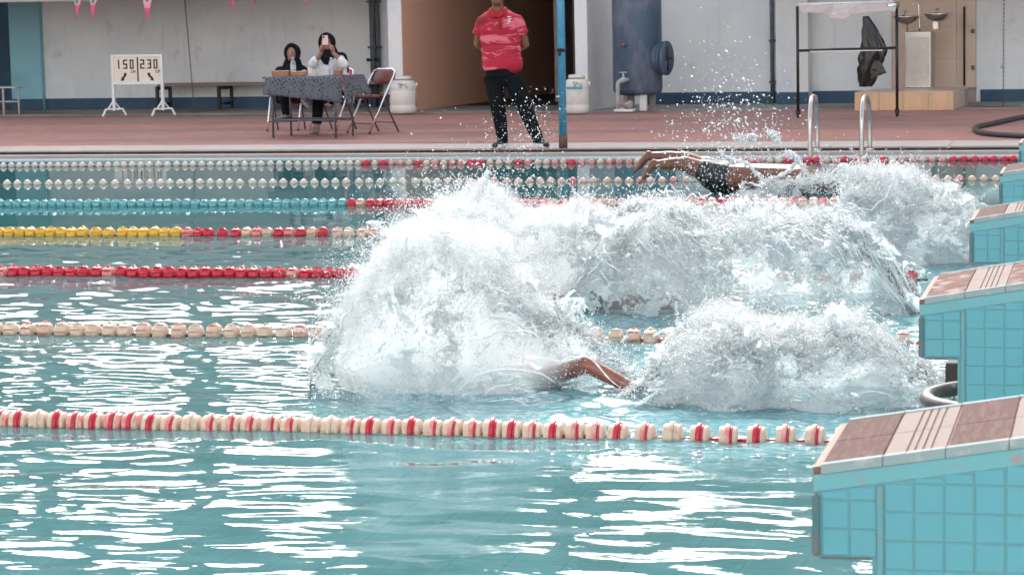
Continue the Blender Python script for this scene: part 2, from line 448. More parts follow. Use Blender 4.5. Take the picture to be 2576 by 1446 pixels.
uP1 = wu(1952, .3); uP2 = wu(2033, .3); uN1 = wu(2243); uN2 = wu(2456)
WT = 3.2
def seg(name, u0, u1, m, y0=0, y1=.25, z0=.05, z1=WT, **k): return boxm(name, (u0, u1, y0, y1, z0, z1), m, bd, **k)
seg('wall_panel', uL, uS0+.02, M['wall'])
seg('wall_panel', uD2-.02, uP1+.1, M['wall'])
seg('wall_panel', uP2-.1, uN1, M['wall'])
seg('wall_panel', uN2, 12, M['wall'])
# far left: teal pillar and dark recess
u0, u1 = wu(26, .1), wu(103, .1)
seg('pillar', u0, u1, M['pillar_teal'], -.1, .3, label='teal painted pillar at the far left')
seg('wall_recess', -40, u0+.05, M['recess_blue'], 1.3, 1.6)
seg('pillar', uP1, uP2, M['pillar_white'], -.3, .2)
# skirting (butts against pillars)
SK = .235
def skirt(a, b, y): return boxm('skirting', (a, b, y-.018, y-.002, .05, SK), M['skirt'], bd)
skirt(u1+.002, uS0, 0); skirt(u0, u1, -.1); skirt(uD2+.2, uP1-.002, 0); skirt(uP1-.005, uP2+.005, -.3); skirt(uP2+.007, uN1-.08, 0); skirt(uN2+.06, 12, 0)
# passage standing 2 m forward
seg('pillar', uS0, uS1, M['pillar_white'], -2.0, -.02)
seg('pillar', uD1, uD2, M['pillar_white'], -2.0, -.02)
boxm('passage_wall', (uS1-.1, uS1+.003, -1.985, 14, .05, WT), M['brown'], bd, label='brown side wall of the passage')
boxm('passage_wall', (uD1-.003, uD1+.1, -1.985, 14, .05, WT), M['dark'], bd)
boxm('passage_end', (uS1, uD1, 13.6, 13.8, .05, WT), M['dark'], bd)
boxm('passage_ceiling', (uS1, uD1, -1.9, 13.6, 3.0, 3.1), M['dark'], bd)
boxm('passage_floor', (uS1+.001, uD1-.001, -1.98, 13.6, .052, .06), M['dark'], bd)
# beige tiled niche: panels with open joints over dark backing
boxm('niche_backing', (uN1, uN2, .03, .25, .05, WT), M['roof_grey'], bd)
zs = [wl(2350, 222)[1], wl(2350, 148)[1], wl(2350, 68)[1], wl(2350, -8)[1]+.02, 2.4]
xs = [uN1+.004, wu(2320), wu(2412)-.03, uN2-.15]
for a, b in zip(xs, xs[1:]):
    for c, d in zip(zs, zs[1:]): boxm('wall_tile', (a+.002, b-.002, .0, .03, c+.002, d-.002), M['tile_beige'], bd)
for c, d in zip(zs, zs[1:]): boxm('wall_tile', (uN2-.147, uN2-.003, -.04, .03, c+.002, d-.002), M['tile_beige'], bd)
# unseen verandah roof shaped to shade the wall, upper storey to darken pool reflections
for a_, b_, dp, fz in ((-40, uS0-.4, 2.7, 1.78), (uD2+2.2, 14, 2.15, 2.05)):  # gap between the two lengths left to let light into the passage
    boxm('canopy_ceiling', (a_, b_, -dp, 0, 2.35, 2.47), M['roof_grey'], bd)
    boxm('fascia', (a_, b_, -dp-.12, -dp-.002, fz, 2.75), M['roof_grey'], bd)  # hangs low only to darken the wall behind it
boxm('roof', (-40, 14, -.1, 15, 3.3, 3.4), M['roof_grey'], bd)
boxm('upper_wall', (-40, 14, .3, .5, 3.402, 4.2), M['roof_grey'], bd)
# unseen roof and piers, added to break up the sky mirrored in the pool
st = empty('grandstand_roof', label='high dark grandstand roof on wide piers behind the pool building', cat='roof'); st.matrix_world = WM
boxm('roof_slab', (-60, 40, 1.2, 13, 8.6, 12), M['roof_grey'], st)
for x0, x1 in ((-700, -120), (40, 62), (430, 445), (872, 1040), (1395, 1420), (2025, 2110), (2900, 3300)):
    boxm('pier', (wu(x0, -1.4), wu(x1, -1.4), 1.4, 2.4, .05, 8.59), M['roof_grey'], st)
# concrete strip in front of the wall
bm = bmesh.new(); box(bm, -40, 14, -2.05, -.001, .03, .062); o = obj('concrete_strip', bm, M['concrete'], kind='structure'); o.matrix_world = WM
# dark covers in the strip
for x0, x1, n_ in ((2450, 2572, 'long black drain slot at the right below the hanging chain'), (2145, 2225, 'dark floor drain cover left of the orange tiled platform'), (1815, 1850, 'small dark drain cover in front of the white wall')):
    a, b = wu(x0, 1.5, 275), wu(x1, 1.5, 275)
    y_ = -1.75 if x0 == 2450 else -1.3
    o = boxm('drain_cover', (a, b, y_, y_+.10, .0625, .072), M['gutter']); o.matrix_world = WM; setp(o, n_, 'drain cover')

# unseen white wall added behind the camera to bounce light forward
ns = empty('near_building', (0, -9, 0), label='plain white rendered wall of the stand behind the viewer', cat='building')
boxm('wall', (-34, 26, -.4, 0, .02, 7.5), mat('white_render', (.78, .77, .74), .8), ns)
# ------------------------------------------------------------------ starting blocks
def grime_tile(name, col, dirt, c2=.66, rough=.22, sc=14):
    return mat(name, col, rough, col2=dirt, c2=c2, scale=sc)
M['tile'] = mat('turquoise_tile', (.115, .32, .37), .3, var=.06, scale=5, spec=.4)
M['grout'] = mat('painted_grout', (.125, .285, .315), .6, col2=(.18, .27, .23), c2=.60, scale=22)
M['band'] = mat('painted_edge_band', (.14, .34, .37), .5, col2=(.38, .20, .14), c2=.64, scale=22)
M['front'] = mat('worn_block_front', (.06, .14, .15), .5, col2=(.16, .12, .12), c2=.55, scale=16)  # dark brown-mottled tone for the front face and edge strips
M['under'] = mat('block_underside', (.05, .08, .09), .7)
M['t_brown'] = mat('brown_ribbed_tile', (.095, .052, .046), .8, spec=.04, col2=(.125, .08, .072), c2=.55, scale=10, stretch=(9, 1, 1))
M['t_brown_worn'] = mat('worn_brown_tile', (.12, .058, .05), .8, spec=.04, col2=(.28, .22, .21), c2=.56, scale=18)
M['t_cream'] = mat('cream_ribbed_tile', (.235, .19, .175), .8, spec=.04, col2=(.22, .18, .17), c2=.6, scale=12)
M['nosing'] = mat('white_nosing', (.29, .33, .33), .8, spec=.05, col2=(.50, .44, .42), c2=.66, scale=20)
M['joint'] = mat('brown_joint', (.20, .12, .09), .8)
XF = -.514
_tile_cache = {}
def tile_mesh(w, h):
    k = (round(w, 4), round(h, 4))
    if k not in _tile_cache:
        bm = bmesh.new(); box(bm, 0, w, -.0045, 0, 0, h, bev=.0012)
        me = fin(bm, 'tile'); me.materials.append(M['tile']); _tile_cache[k] = me
    return _tile_cache[k]
SL = .158
def ztop(X): return .695+(X-XF)*SL      # top edge of the slope
LBL = ['nearest turquoise tiled starting block, clean brown and cream tiles on top',
       'second turquoise starting block with worn brown top tiles beside a rubber ring',
       'third turquoise starting block from the front, dark edge under its overhang',
       'fourth turquoise starting block, brown top just under the far red floats',
       'farthest starting block, a narrow turquoise sliver at the right edge']
BW = .48
for bi, Y0 in enumerate((4.28, 6.765, 9.252, 11.74, 14.226)):
    bl = empty('starting_block', (0, Y0, 0), label=LBL[bi], cat='starting block', group='tiled starting blocks along the pool end')
    W_ = BW if bi < 1 else (.60 if bi == 1 else .48)
    XR = .35
    # body: slab with overhang + column, as one extruded outline
    bm = bmesh.new()
    pro = [(XF+.004, ztop(XF)-.026), (XF, .531), (XF+.105, .528), (XF+.105, -.5), (XR, -.5), (XR, ztop(XR)-.026)]
    A = [bm.verts.new((x, -.0005, z)) for x, z in pro]; B = [bm.verts.new((x, W_, z)) for x, z in pro]
    bm.faces.new(A); bm.faces.new(B[::-1])
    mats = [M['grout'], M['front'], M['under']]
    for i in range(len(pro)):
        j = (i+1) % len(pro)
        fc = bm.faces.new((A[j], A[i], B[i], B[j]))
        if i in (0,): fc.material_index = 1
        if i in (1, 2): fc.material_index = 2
    bmesh.ops.recalc_face_normals(bm, faces=bm.faces)
    bv = [e for e in bm.edges if abs(e.verts[0].co.x-XF) < .01 and abs(e.verts[1].co.x-XF) < .01]
    bmesh.ops.bevel(bm, geom=bv, offset=.006, segments=2, affect='EDGES')
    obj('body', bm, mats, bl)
    # tiles on the side that faces the long camera side
    def put(x, w, z0, z1):
        if z1-z0 < .008: return
        link('tile', tile_mesh(w, z1-z0), None, bl, (x, .002, z0))
    xr = .14 if bi < 2 else .06
    hz = [.634+.052, .634, .582, .533]
    for a in (XF+.017, XF+.017+.0495):
        for z1, z0 in zip(hz, hz[1:]):
            zt = ztop(a+.0235)-.050
            if bi and z1 > zt: z1 = min(z1, zt)
            put(a, .047, z0+.0025, min(z1, zt)-.0005)
    x = XF+.128
    while x < xr:
        z1 = ztop(x+.025)-.048; lv = .667+ (0 if bi == 0 else -.002)
        levs = [l for l in [lv+.052*k for k in range(4, -12, -1)] if l < z1-.004]
        zz = z1
        for l in levs:
            put(x, .0495, l+.0025, zz-.0005); zz = l
            if l < (.40 if bi == 0 else .18): break
        x += .0528
    boxm('edge_strip', (XF-.001, XF+.0135, -.007, .003, .534, ztop(XF)-.05), M['front'], bl, bev=.003)
    boxm('edge_strip', (XF+.014, XF+.104, -.006, .003, .5285, .5325), M['front'], bl)
    boxm('pilaster_strip', (XF+.1135, XF+.1255, -.006, .003, .10, ztop(XF+.12)-.05), M['grout'], bl, bev=.002)
    # sloping band below the top edge, nosing and top tiles, laid in the slope
    slope = Matrix(((1, 0, 0, XF), (0, 1, 0, 0), (SL, 0, 1, ztop(XF)), (0, 0, 0, 1)))
    def sl(name, b, m, bev=.001, **k):
        bm = bmesh.new(); box(bm, *b, bev=bev); bm.transform(slope); return obj(name, bm, m, bl, **k)
    sl('edge_band', (.002, XR-XF, -.003, .004, -.047, -.017), M['band'])
    ln = XR-XF-.02
    for k in range(8):
        a = .016+k*.1095; sl('nosing', (a, a+.1085, -.006, .012, -.0165, .002), M['nosing'])
        sl('nosing', (a, a+.1085, W_-.012, W_+.006, -.0165, .002), M['nosing'])
    sl('top_bed', (.0, XR-XF, .0125, W_-.0125, -.03, -.004), M['joint'], 0)
    x = .016; k = 0
    while x < .62:
        w = .107
        if k % 2 == 0:
            mm = M['t_brown'] if bi != 1 else M['t_brown_worn']
            for q in range(2):
                ya, yb = .0135+q*(W_-.027)/2, .0135+(q+1)*(W_-.027)/2-.003
                sl('top_tile', (x, x+w, ya, yb, -.0035, 0), mm)
        else:
            for q in range(2):
                ya, yb = .0135+q*(W_-.027)/2, .0135+(q+1)*(W_-.027)/2-.004
                for (r0, r1) in ((0, .036), (.040, .0505), (.0545, .065), (.069, .0795), (.0835, .107)):
                    sl('top_tile', (x+r0, x+r1, ya, yb, -.0035, 0), M['t_cream'], .0006)
        x += w+.004; k += 1

# ------------------------------------------------------------------ lane ropes
def plastic(name, col, dirt=None, rough=.32, c2=.62, sc=30):
    return mat(name, col, rough, col2=dirt or tuple(v*.8 for v in col), c2=c2, scale=sc)
F_CR = plastic('cream_plastic', (.60, .44, .33), (.44, .31, .22)); F_RED = plastic('red_plastic', (.50, .012, .035), (.38, .02, .035)); F_PINK = plastic('faded_red_plastic', (.62, .17, .16), (.60, .34, .28), c2=.5)
F_WH = plastic('white_plastic', (.60, .52, .44), (.60, .50, .42)); F_BL = plastic('turquoise_plastic', (.12, .36, .38), (.20, .38, .38)); F_YE = plastic('yellow_plastic', (.66, .38, .035), (.50, .30, .03)); F_DR = plastic('deep_red_plastic', (.40, .008, .02))
CABLE = mat('rope_cable', (.16, .10, .08), .7)
def float_mesh(kind, c1, c2, r=.045, ln=.064, seed=0):
    """one float: a barrel with a proud ring, fins and a hub"""
    bm = bmesh.new(); rd = random.Random(seed)
    n0 = 0
    if kind == 'drum':
        lathe(bm, [(r*.30, -ln/2), (r*.93, -ln/2+.001), (r*.97, -ln/2+.006), (r, -.006), (r*.99, .006), (r*.95, ln/2-.006), (r*.90, ln/2-.001), (r*.3, ln/2)], 24, 'x')
        n0 = len(bm.faces)
        lathe(bm, [(r*.9, -.0105), (r*1.12, -.0095), (r*1.17, -.006), (r*1.17, .004), (r*1.12, .007), (r*.9, .0075)], 24, 'x')
        n1 = len(bm.faces); lathe(bm, [(r*1.02, .0076), (r*1.04, .0105), (r*1.0, .0165), (r*.9, .017)], 24, 'x')
        bm.faces.ensure_lookup_table()
        for f in bm.faces[n0:n1]: f.material_index = 1
        for f in bm.faces[n1:]: f.material_index = 2
    elif kind == 'barrel':
        lathe(bm, [(r*.55, -ln/2), (r*.86, -ln/2+.004), (r*.97, -ln*.28), (r*1.0, -.008), (r*.93, 0), (r*1.0, .008), (r*.97, ln*.28), (r*.86, ln/2-.004), (r*.55, ln/2)], 20, 'x')
        n0 = len(bm.faces)
        for k in range(7):
            a = 2*PI*k/7
            tube(bm, [(-ln*.36, r*.90*math.cos(a), r*.90*math.sin(a)), (0, r*1.09*math.cos(a), r*1.09*math.sin(a)), (ln*.36, r*.90*math.cos(a), r*.90*math.sin(a))], .006, 5)
        bm.faces.ensure_lookup_table()
        for f in bm.faces[n0:]: f.material_index = 1
    else:
        lathe(bm, [(r*.25, -r*.95), (r*.62, -r*.74), (r*.9, -r*.4), (r, -.006), (r*1.05, 0), (r, .006), (r*.9, r*.4), (r*.62, r*.74), (r*.25, r*.95)], 20, 'x')
        n0 = len(bm.faces)
        lathe(bm, [(r*.36, -r*1.05), (r*.36, r*1.05)], 10, 'x')
        bm.faces.ensure_lookup_table()
        for f in bm.faces[n0:]: f.material_index = 1
    me = fin(bm, 'float', True)
    for m_ in (c1, c2, F_CR if c1 is not F_RED else F_RED): me.materials.append(m_)
    return me
D1 = [float_mesh('drum', F_CR, F_CR), float_mesh('drum', F_CR, F_PINK), float_mesh('drum', F_CR, F_RED), float_mesh('drum', F_PINK, F_RED)]
for me in D1[1:3]: me.materials[2] = F_RED
B_RED = float_mesh('barrel', F_RED, F_RED, .044, .066); B_DR = float_mesh('barrel', F_RED, F_DR, .044, .066); B_PINK = float_mesh('barrel', F_PINK, F_RED, .044, .066); B_CR = float_mesh('barrel', F_CR, F_PINK, .042, .066)
B_CC = float_mesh('barrel', F_CR, F_CR, .042, .066)
B_YE = float_mesh('barrel', F_YE, F_YE, .046, .072); B_BL = float_mesh('barrel', F_BL, F_BL, .042, .064)
S_WH = float_mesh('ball', F_WH, F_WH, .034); S_CR = float_mesh('ball', F_CR, F_PINK, .034); S_PK = float_mesh('ball', F_PINK, F_RED, .035); S_RED = float_mesh('ball', F_RED, F_RED, .042)
bmo = bmesh.new(); ball(bmo, (0, 0, 0), (.030, .020, .019), 2); OVAL = fin(bmo, 'spacer', True); OVAL.materials.append(F_DR)
def rope(label, Y, x_left, x_right, step, pick, z=.012, gapf=None, slope=0.0, hook=False, seed=0):
    rd = random.Random(seed)
    X0 = at(x_left, 600, Y)[0]; X1 = at(x_right, 600, Y)[0]
    r = empty('lane_rope', (X0, Y, 0), label=label, cat='lane rope', group='floating lane ropes across the pool')
    tubem('cable', [(-.4, 0, z-.008), ((X1-X0)/2, .004, z-.012), (X1-X0+.02, 0, z-.008)], .006, CABLE, r, 6)
    X = X0; i = 0
    while X < X1:
        u = (X-X0)/(X1-X0)
        px = x_left+(x_right-x_left)*u
        me = pick(px, i, rd)
        if me is not None:
            o = link('float', me, None, r, (X-X0, rd.uniform(-.004, .004), z+rd.uniform(-.003, .003)))
            o.rotation_euler = (rd.uniform(-PI, PI), rd.uniform(-.03, .03), rd.uniform(-.07, .07))
        st = step(px, i, rd)
        if gapf and gapf(px):
            s = link('spacer', OVAL, None, r, (X-X0+st/2+.006, 0, z-.016)); s.rotation_euler = (0, rd.uniform(-.08, .08), 0)
        X += st; i += 1
    if hook:
        bm = bmesh.new(); tube(bm, [(.0+.022*math.cos(a), 0, .022*math.sin(a)) for a in np.linspace(0, 2*PI, 15)], .0035, 6, False)
        obj('hook', bm, M['steel'], r, True, loc=(X1-X0+.03, 0, z+.005))
    return r
def ch(rd, opts):
    t = rd.random()*sum(w for _, w in opts)
    for m_, w in opts:
        t -= w
        if t <= 0: return m_
    return opts[-1][0]
YA = 23.35
rope('nearest lane rope of cream drum floats with red ribs in front of the splashing', YA-15+.02, -60, 2150,
     lambda x, i, rd: (.0745+rd.uniform(-.003, .006)) if x < 1580 else .098+rd.uniform(-.002, .006),
     lambda x, i, rd: ch(rd, [(D1[0], 1.5), (D1[1], 4), (D1[2], 3), (D1[3], 2.2 if x < 700 else .5)]), z=.006, gapf=lambda x: x > 980 and (x > 1580 or random.random() < .6), seed=3)
rope('second lane rope from the front, faded cream floats broken by the big splash', YA-12.5, -60, 2330,
     lambda x, i, rd: .081+rd.choice([0, 0, .012, .03]) if x > 1300 else .082+rd.uniform(-.003, .012), lambda x, i, rd: ch(rd, [(B_CR, 2), (B_CC, 5), (B_PINK, .5 if x < 500 else .1)]), gapf=lambda x: x > 1200, seed=5)
rope('lane rope of solid red floats running behind the splash to a hook', YA-10, -60, 2325,
     lambda x, i, rd: .0745+rd.choice([0, 0, .006]), lambda x, i, rd: ch(rd, [(B_RED, 5), (B_DR, 3), (B_PINK, .8 if x < 2000 else 0)]), hook=True, seed=9)
rope('lane rope with yellow floats at the left and red and cream floats beyond', YA-7.5, -60, 2430,
     lambda x, i, rd: .078+rd.choice([0, 0, .004, .022]), lambda x, i, rd: B_YE if x < 490 else (ch(rd, [(B_RED, 5), (B_PINK, 4), (B_CR, 1)]) if x < 880 else ch(rd, [(B_CR, 4), (B_CC, 3), (B_PINK, 1)])), seed=14)
rope('lane rope with turquoise floats at the left and red and cream floats at the right', YA-5, -60, 2440,
     lambda x, i, rd: .076+rd.choice([0, 0, .004]), lambda x, i, rd: B_BL if x < 930 else ch(rd, [(B_CR, 2), (B_RED, 2), (B_PINK, 4)]), seed=21)
rope('lane rope of small white ball floats, cream and pink to the right, next to last', YA-2.5, -60, 2520,
     lambda x, i, rd: .098+rd.choice([-.006, 0, .004, .022]), lambda x, i, rd: S_WH if x < 1190 else ch(rd, [(S_CR, 6), (S_PK, 2)]), z=.008, seed=33)
rope('farthest lane rope beside the kerb, white floats turning to red towards the blocks', YA, -60, 2560,
     lambda x, i, rd: (.094+rd.choice([-.01, -.004, .0, .006])) if x < 2380 else .078+rd.choice([0, .02]), lambda x, i, rd: S_WH if x < 950 else (S_RED if x > 2395 else ch(rd, [(S_PK, 4), (S_CR, 4), (S_RED, 2)])), z=.012, seed=41)
# ------------------------------------------------------------------ things by the rear wall and on the deck
DZ = .05
# depth sign
def depth_sign():
    fl, fr = gz(285, 292, DZ), gz(415, 292, DZ)
    s = empty('depth_sign', tuple((fl+fr)/2), label='cream depth sign board reading 1.50 and 2.30 on white splayed feet', cat='sign')
    ang = WA; s.rotation_euler = (0, 0, ang)
    kz = float(((fl+fr)/2-CAM) @ FW)/FPX; k = kz; w = 130*kz/.945; kx = w/130     # metres per photo pixel here
    hw = w/2; top = 154*k; bot = 82*k
    m = M['white']
    for sx in (-hw, hw): boxm('post', (sx-.022, sx+.022, -.02, .02, .08, top), m, s, bev=.003)
    boxm('frame_rail', (-hw+.022, hw-.022, -.018, .018, top-.042, top), m, s, bev=.003)
    boxm('frame_rail', (-hw+.022, hw-.022, -.018, .018, bot-.02, bot+.024), m, s, bev=.003)
    pn = boxm('panel', (-hw+.022, hw-.022, -.006, .006, bot+.024, top-.042), M['cream'], s)
    Z0, Z1 = bot+.024, top-.042
    def pz(y): return (292-y)*k
    def pxx(x): return (x-342.2)*kx
    bm = bmesh.new()
    def st(x0, y0, x1, y1): box(bm, pxx(x0), pxx(x1), -.009, -.0062, pz(y1), pz(y0))
    st(342.5, 144, 346, 208)            # divider
    t_ = 3.4
    def digit(ch_, x, y, w_=12.5, h_=33, t=t_, f=st):
        segs = {'0': 'abcdef', '1': 'bc', '2': 'abged', '3': 'abgcd', '5': 'afgcd'}[ch_]
        R = {'a': (x, y, x+w_, y+t), 'd': (x, y+h_-t, x+w_, y+h_), 'g': (x+ (2 if ch_ == '3' else 0), y+h_/2-t/2, x+w_, y+h_/2+t/2),
             'f': (x, y, x+t, y+h_/2), 'e': (x, y+h_/2, x+t, y+h_), 'b': (x+w_-t, y, x+w_, y+h_/2), 'c': (x+w_-t, y+h_/2, x+w_, y+h_)}
        for q in segs: f(*R[q])
    digit('1', 284, 150.6, 12, 23.4); digit('5', 306, 150.8, 11, 23.2); digit('0', 323.6, 151, 10.4, 23.2)
    st(301, 172, 302.4, 173.6)
    digit('2', 351, 151, 11, 23.2); digit('3', 369.2, 151, 11, 23.2); digit('0', 386.2, 151, 10.8, 23.2)
    st(364.6, 172.6, 366, 174.2)
    obj('number', bm, M['ink'], s)
    bm = bmesh.new()
    for bx, by in ((325.8, 177.8), (391.5, 177.3)):
        st(bx, by, bx+1.3, by+7); st(bx, by, bx+4.6, by+1.2); st(bx, by+5.8, bx+4.6, by+7)
        st(bx+6, by, bx+7.3, by+7); st(bx+10.6, by, bx+11.9, by+7); st(bx+7.3, by+.8, bx+8.5, by+2.8); st(bx+8.5, by+2.2, bx+9.4, by+4); st(bx+9.4, by+.8, bx+10.6, by+2.8)
    obj('unit_letters', bm, M['ink'], s)
    # bent arrows
    for sg, cx in ((-1, 309), (1, 371)):
        bm = bmesh.new(); pts = []
        outer = [(0-3.6, 0), (-3.6, 5), (-1.5, 11), (4, 15.5)]; inner = [(3.6, 0), (3.6, 4.5), (5.5, 9), (9, 11.5)]
        poly = outer+[(5.0, 18.5), (2.5, 24.5), (14, 24.5), (10.5, 14.5), (9, 11.5)]+inner[:3][::-1]
        poly = [(-3.6, 0), (-3.6, 5), (-1.8, 11), (2.6, 15.8), (7, 19.5), (4.5, 24.5), (15.5, 26), (11.5, 14), (9, 12.6), (5.5, 9), (3.6, 4.5), (3.6, 0)]
        if sg < 0: poly = [(-a, b) for a, b in poly][::-1]
        vs = [bm.verts.new((pxx(cx+a*.85+2), -.0075, pz(184+b*.78))) for a, b in poly]
        f = bm.faces.new(vs); bmesh.ops.triangulate(bm, faces=[f])
        ex = bmesh.ops.extrude_face_region(bm, geom=bm.faces[:]); 
        for v in ex['geom']:
            if isinstance(v, bmesh.types.BMVert): v.co.y -= .0015
        bmesh.ops.recalc_face_normals(bm, faces=bm.faces); obj('arrow', bm, M['ink'], s)
    # feet
    for sx in (-hw, hw):
        bm = bmesh.new()
        # splayed foot runs towards and away from the camera, and sideways as seen
        c, q = math.cos(.55), math.sin(.55)
        def P(a, z): return (sx+a*c*.30/.30, a*q, z)
        h1 = .115
        tube(bm, [P(-.17, .0), P(-.125, .10), P(.125, .105), P(.17, .01)], [(.02, .02)]*4, 4)
        tube(bm, [P(-.085, .11), P(0, .235)], .016, 4); tube(bm, [P(.085, .11), P(0, .235)], .012, 4); tube(bm, [P(0, .1), P(0, .23)], .012, 4)
        obj('foot', bm, m, s)
depth_sign()

# bench along the wall
def bench():
    u0, u1 = wu(398, .45, 215), wu(975, .45, 215)
    b = empty('bench', tuple(wp((u0+u1)/2, -.3, DZ)), WA, label='long low wall bench with brown seat and dark legs behind the sign and table', cat='bench')
    zt = wl(500, 210, .45)[1]-DZ; h = (u1-u0)/2
    mb = mat('bench_seat_brown', (.27, .17, .145), .6, scale=5)
    boxm('seat', (-h, h, -.2, .2, zt-.045, zt), mb, b, bev=.005)
    for x in (405, 560, 735, 900):
        u = wu(x, .4, 250)-(u0+u1)/2
        bm = bmesh.new(); box(bm, u-.06, u-.015, -.17, -.12, .01, zt-.046); box(bm, u+.02, u+.06, .12, .17, .01, zt-.046); box(bm, u-.05, u+.05, -.12, .12, zt-.10, zt-.05); box(bm, u-.03, u+.03, -.12, .12, .08, .12)
        obj('leg', bm, M['black'], b)
bench()
# small metal table far left
def stool():
    p = gz(8, 292, DZ)
    s = empty('side_table', tuple(p), WA, label='low metal side table cut off by the left picture edge', cat='table')
    zt = (292-212)*.00555
    boxm('tabletop', (-.4, .22, -.0, .42, zt-.02, zt), mat('pale_tabletop', (.55, .56, .55), .3), s, bev=.004)
    for a, b_ in ((-.02, .03), (.12, .25), (-.36, .03)): boxm('leg', (a, a+.025, b_, b_+.025, 0, zt-.021), M['steel'], s)
    boxm('rail', (-.36, .14, .25, .27, .20, .22), M['steel'], s)
stool()
# chains
def chain(name, p0, p1, label, knot=None, pitch=.028, r=.0045):
    p0 = Vector(p0); p1 = Vector(p1); d = (p1-p0); n = int(d.length/pitch); d.normalize()
    bm = bmesh.new()
    e = empty('chain', tuple(p1), label=label, cat='chain', group='rusty chains hanging from the canopy')
    for i in range(n):
        c = p0+d*pitch*(i+.5)-p1; a = Vector((1, 0, 0)) if i % 2 else Vector((0, 1, 0))
        w = .010; h = pitch*.66
        tube(bm, [c+a*w+d*h*.5*.6, c+a*w-d*h*.5*.6, c-d*h*.62, c-a*w-d*h*.5*.6, c-a*w+d*h*.5*.6, c+d*h*.62, c+a*w+d*h*.5*.6], r, 4, False)
    o = obj('links', bm, mat('rusty_chain', (.10, .075, .06), .7, .3), e); o['kind'] = 'stuff'
    if knot is not None:
        bm = bmesh.new(); c = p0.lerp(p1, knot)-p1
        for k in range(4): ball(bm, c+Vector((random.uniform(-.02, .02), -.01, random.uniform(-.02, .02))), (.022, .016, .020), 1)
        obj('knot', bm, M['steel'], e, True)
def chpt(x, y, off): return wp(wl(x, y, off)[0], -off, wl(x, y, off)[1])
b = gz(490, 290, DZ); off = -(WI @ Vector(b)).y
chain('chain', chpt(459.5, -60, off), b, 'dark chain hanging to the deck between the depth sign and the table')
b = gz(1446, 285, DZ); off = -(WI @ Vector(b)).y
chain('chain', chpt(1440, -60, off), b, 'dark chain hanging just right of the blue pole')
b = gz(2524, 272, .06); off = -(WI @ Vector(b)).y
chain('chain', chpt(2526, -60, off), b, 'knotted chain hanging before the white wall at the far right', knot=.68)

# white plastic drums
def drum(x, y0, y1, wpx, label, rz=0, stripe=False):
    p = gz(x, y1, .062); k = p[1]/FPX*1.005; r = wpx/2*k; h = (y1-y0)*k
    e = empty('plastic_drum', tuple(p), rz, label=label, cat='drum', group='white plastic chemical drums by the passage')
    md = mat('translucent_white_plastic', (.68, .64, .58), .42, var=.06, scale=6, c2=.6)
    bm = bmesh.new()
    pr = [(r*.80, 0), (r*.96, h*.035), (r, h*.12), (r*1.0, h*.22), (r*.975, h*.235), (r*1.0, h*.25), (r*1.0, h*.60), (r*.975, h*.62), (r*1.0, h*.64), (r*.99, h*.76), (r*.86, h*.87), (r*.62, h*.895), (r*.60, h*.90)]
    lathe(bm, pr, 28); obj('body', bm, md, e, True)
    bm = bmesh.new(); lathe(bm, [(r*.66, h*.901), (r*.67, h*.935), (r*.67, h*.985), (r*.6, h)], 28); obj('lid', bm, md, e, True)
    bm = bmesh.new(); lathe(bm, [(r*.68, h*.900), (r*.70, h*.905), (r*.70, h*.93), (r*.68, h*.934)], 28); obj('clamp_ring', bm, mat('drum_ring', (.36, .30, .26), .5), e, True)
    for sg in (-1, 1):
        bm = bmesh.new(); a = -1.25 if sg < 0 else .25
        c, q = math.cos(a), math.sin(a)
        tube(bm, [(c*r*.99-q*.05, q*r*.99+c*.05, h*.70), (c*r*1.05-q*.045, q*r*1.05+c*.045, h*.80), (c*r*1.05+q*.045, q*r*1.05-c*.045, h*.80), (c*r*.99+q*.05, q*r*.99-c*.05, h*.70)], .014, 6)
        obj('handle', bm, md, e, True)
    bm = bmesh.new(); ball(bm, (r*.12, -r*.90, h*.80), (.05, .02, .016), 2); obj('handle_recess', bm, M['gutter'], e, True)
    if stripe:
        bm = bmesh.new(); n = 12
        def band_(z0, z1, a0, a1, rr):
            vs = [[bm.verts.new((rr*math.cos(a), rr*math.sin(a), z)) for a in np.linspace(a0, a1, n)] for z in (z0, z1)]
            for i in range(n-1): bm.faces.new((vs[0][i], vs[0][i+1], vs[1][i+1], vs[1][i]))
        band_(h*.63, h*.70, -2.3, -.9, r*1.006); obj('label_stripe', bm, mat('label_blue', (.10, .35, .45), .5), e)
        bm = bmesh.new(); band_(h*.36, h*.62, -2.3, -.85, r*1.004); obj('label_sheet', bm, mat('label_white', (.66, .62, .58), .5), e)
    else:
        bm = bmesh.new(); tube(bm, [(r*.98, .0, h*.55), (r*1.08, -.02, h*.42), (r*1.0, 0, h*.2)], .016, 6); obj('side_strap', bm, mat('rust_strap', (.35, .22, .15), .7), e, True)
drum(1015, 189, 286, 70, 'white plastic drum left of the brown passage, dark handle recess near its top')
drum(1452, 187, 286, 62, 'white plastic drum with a blue label stripe behind the blue pole', stripe=True)

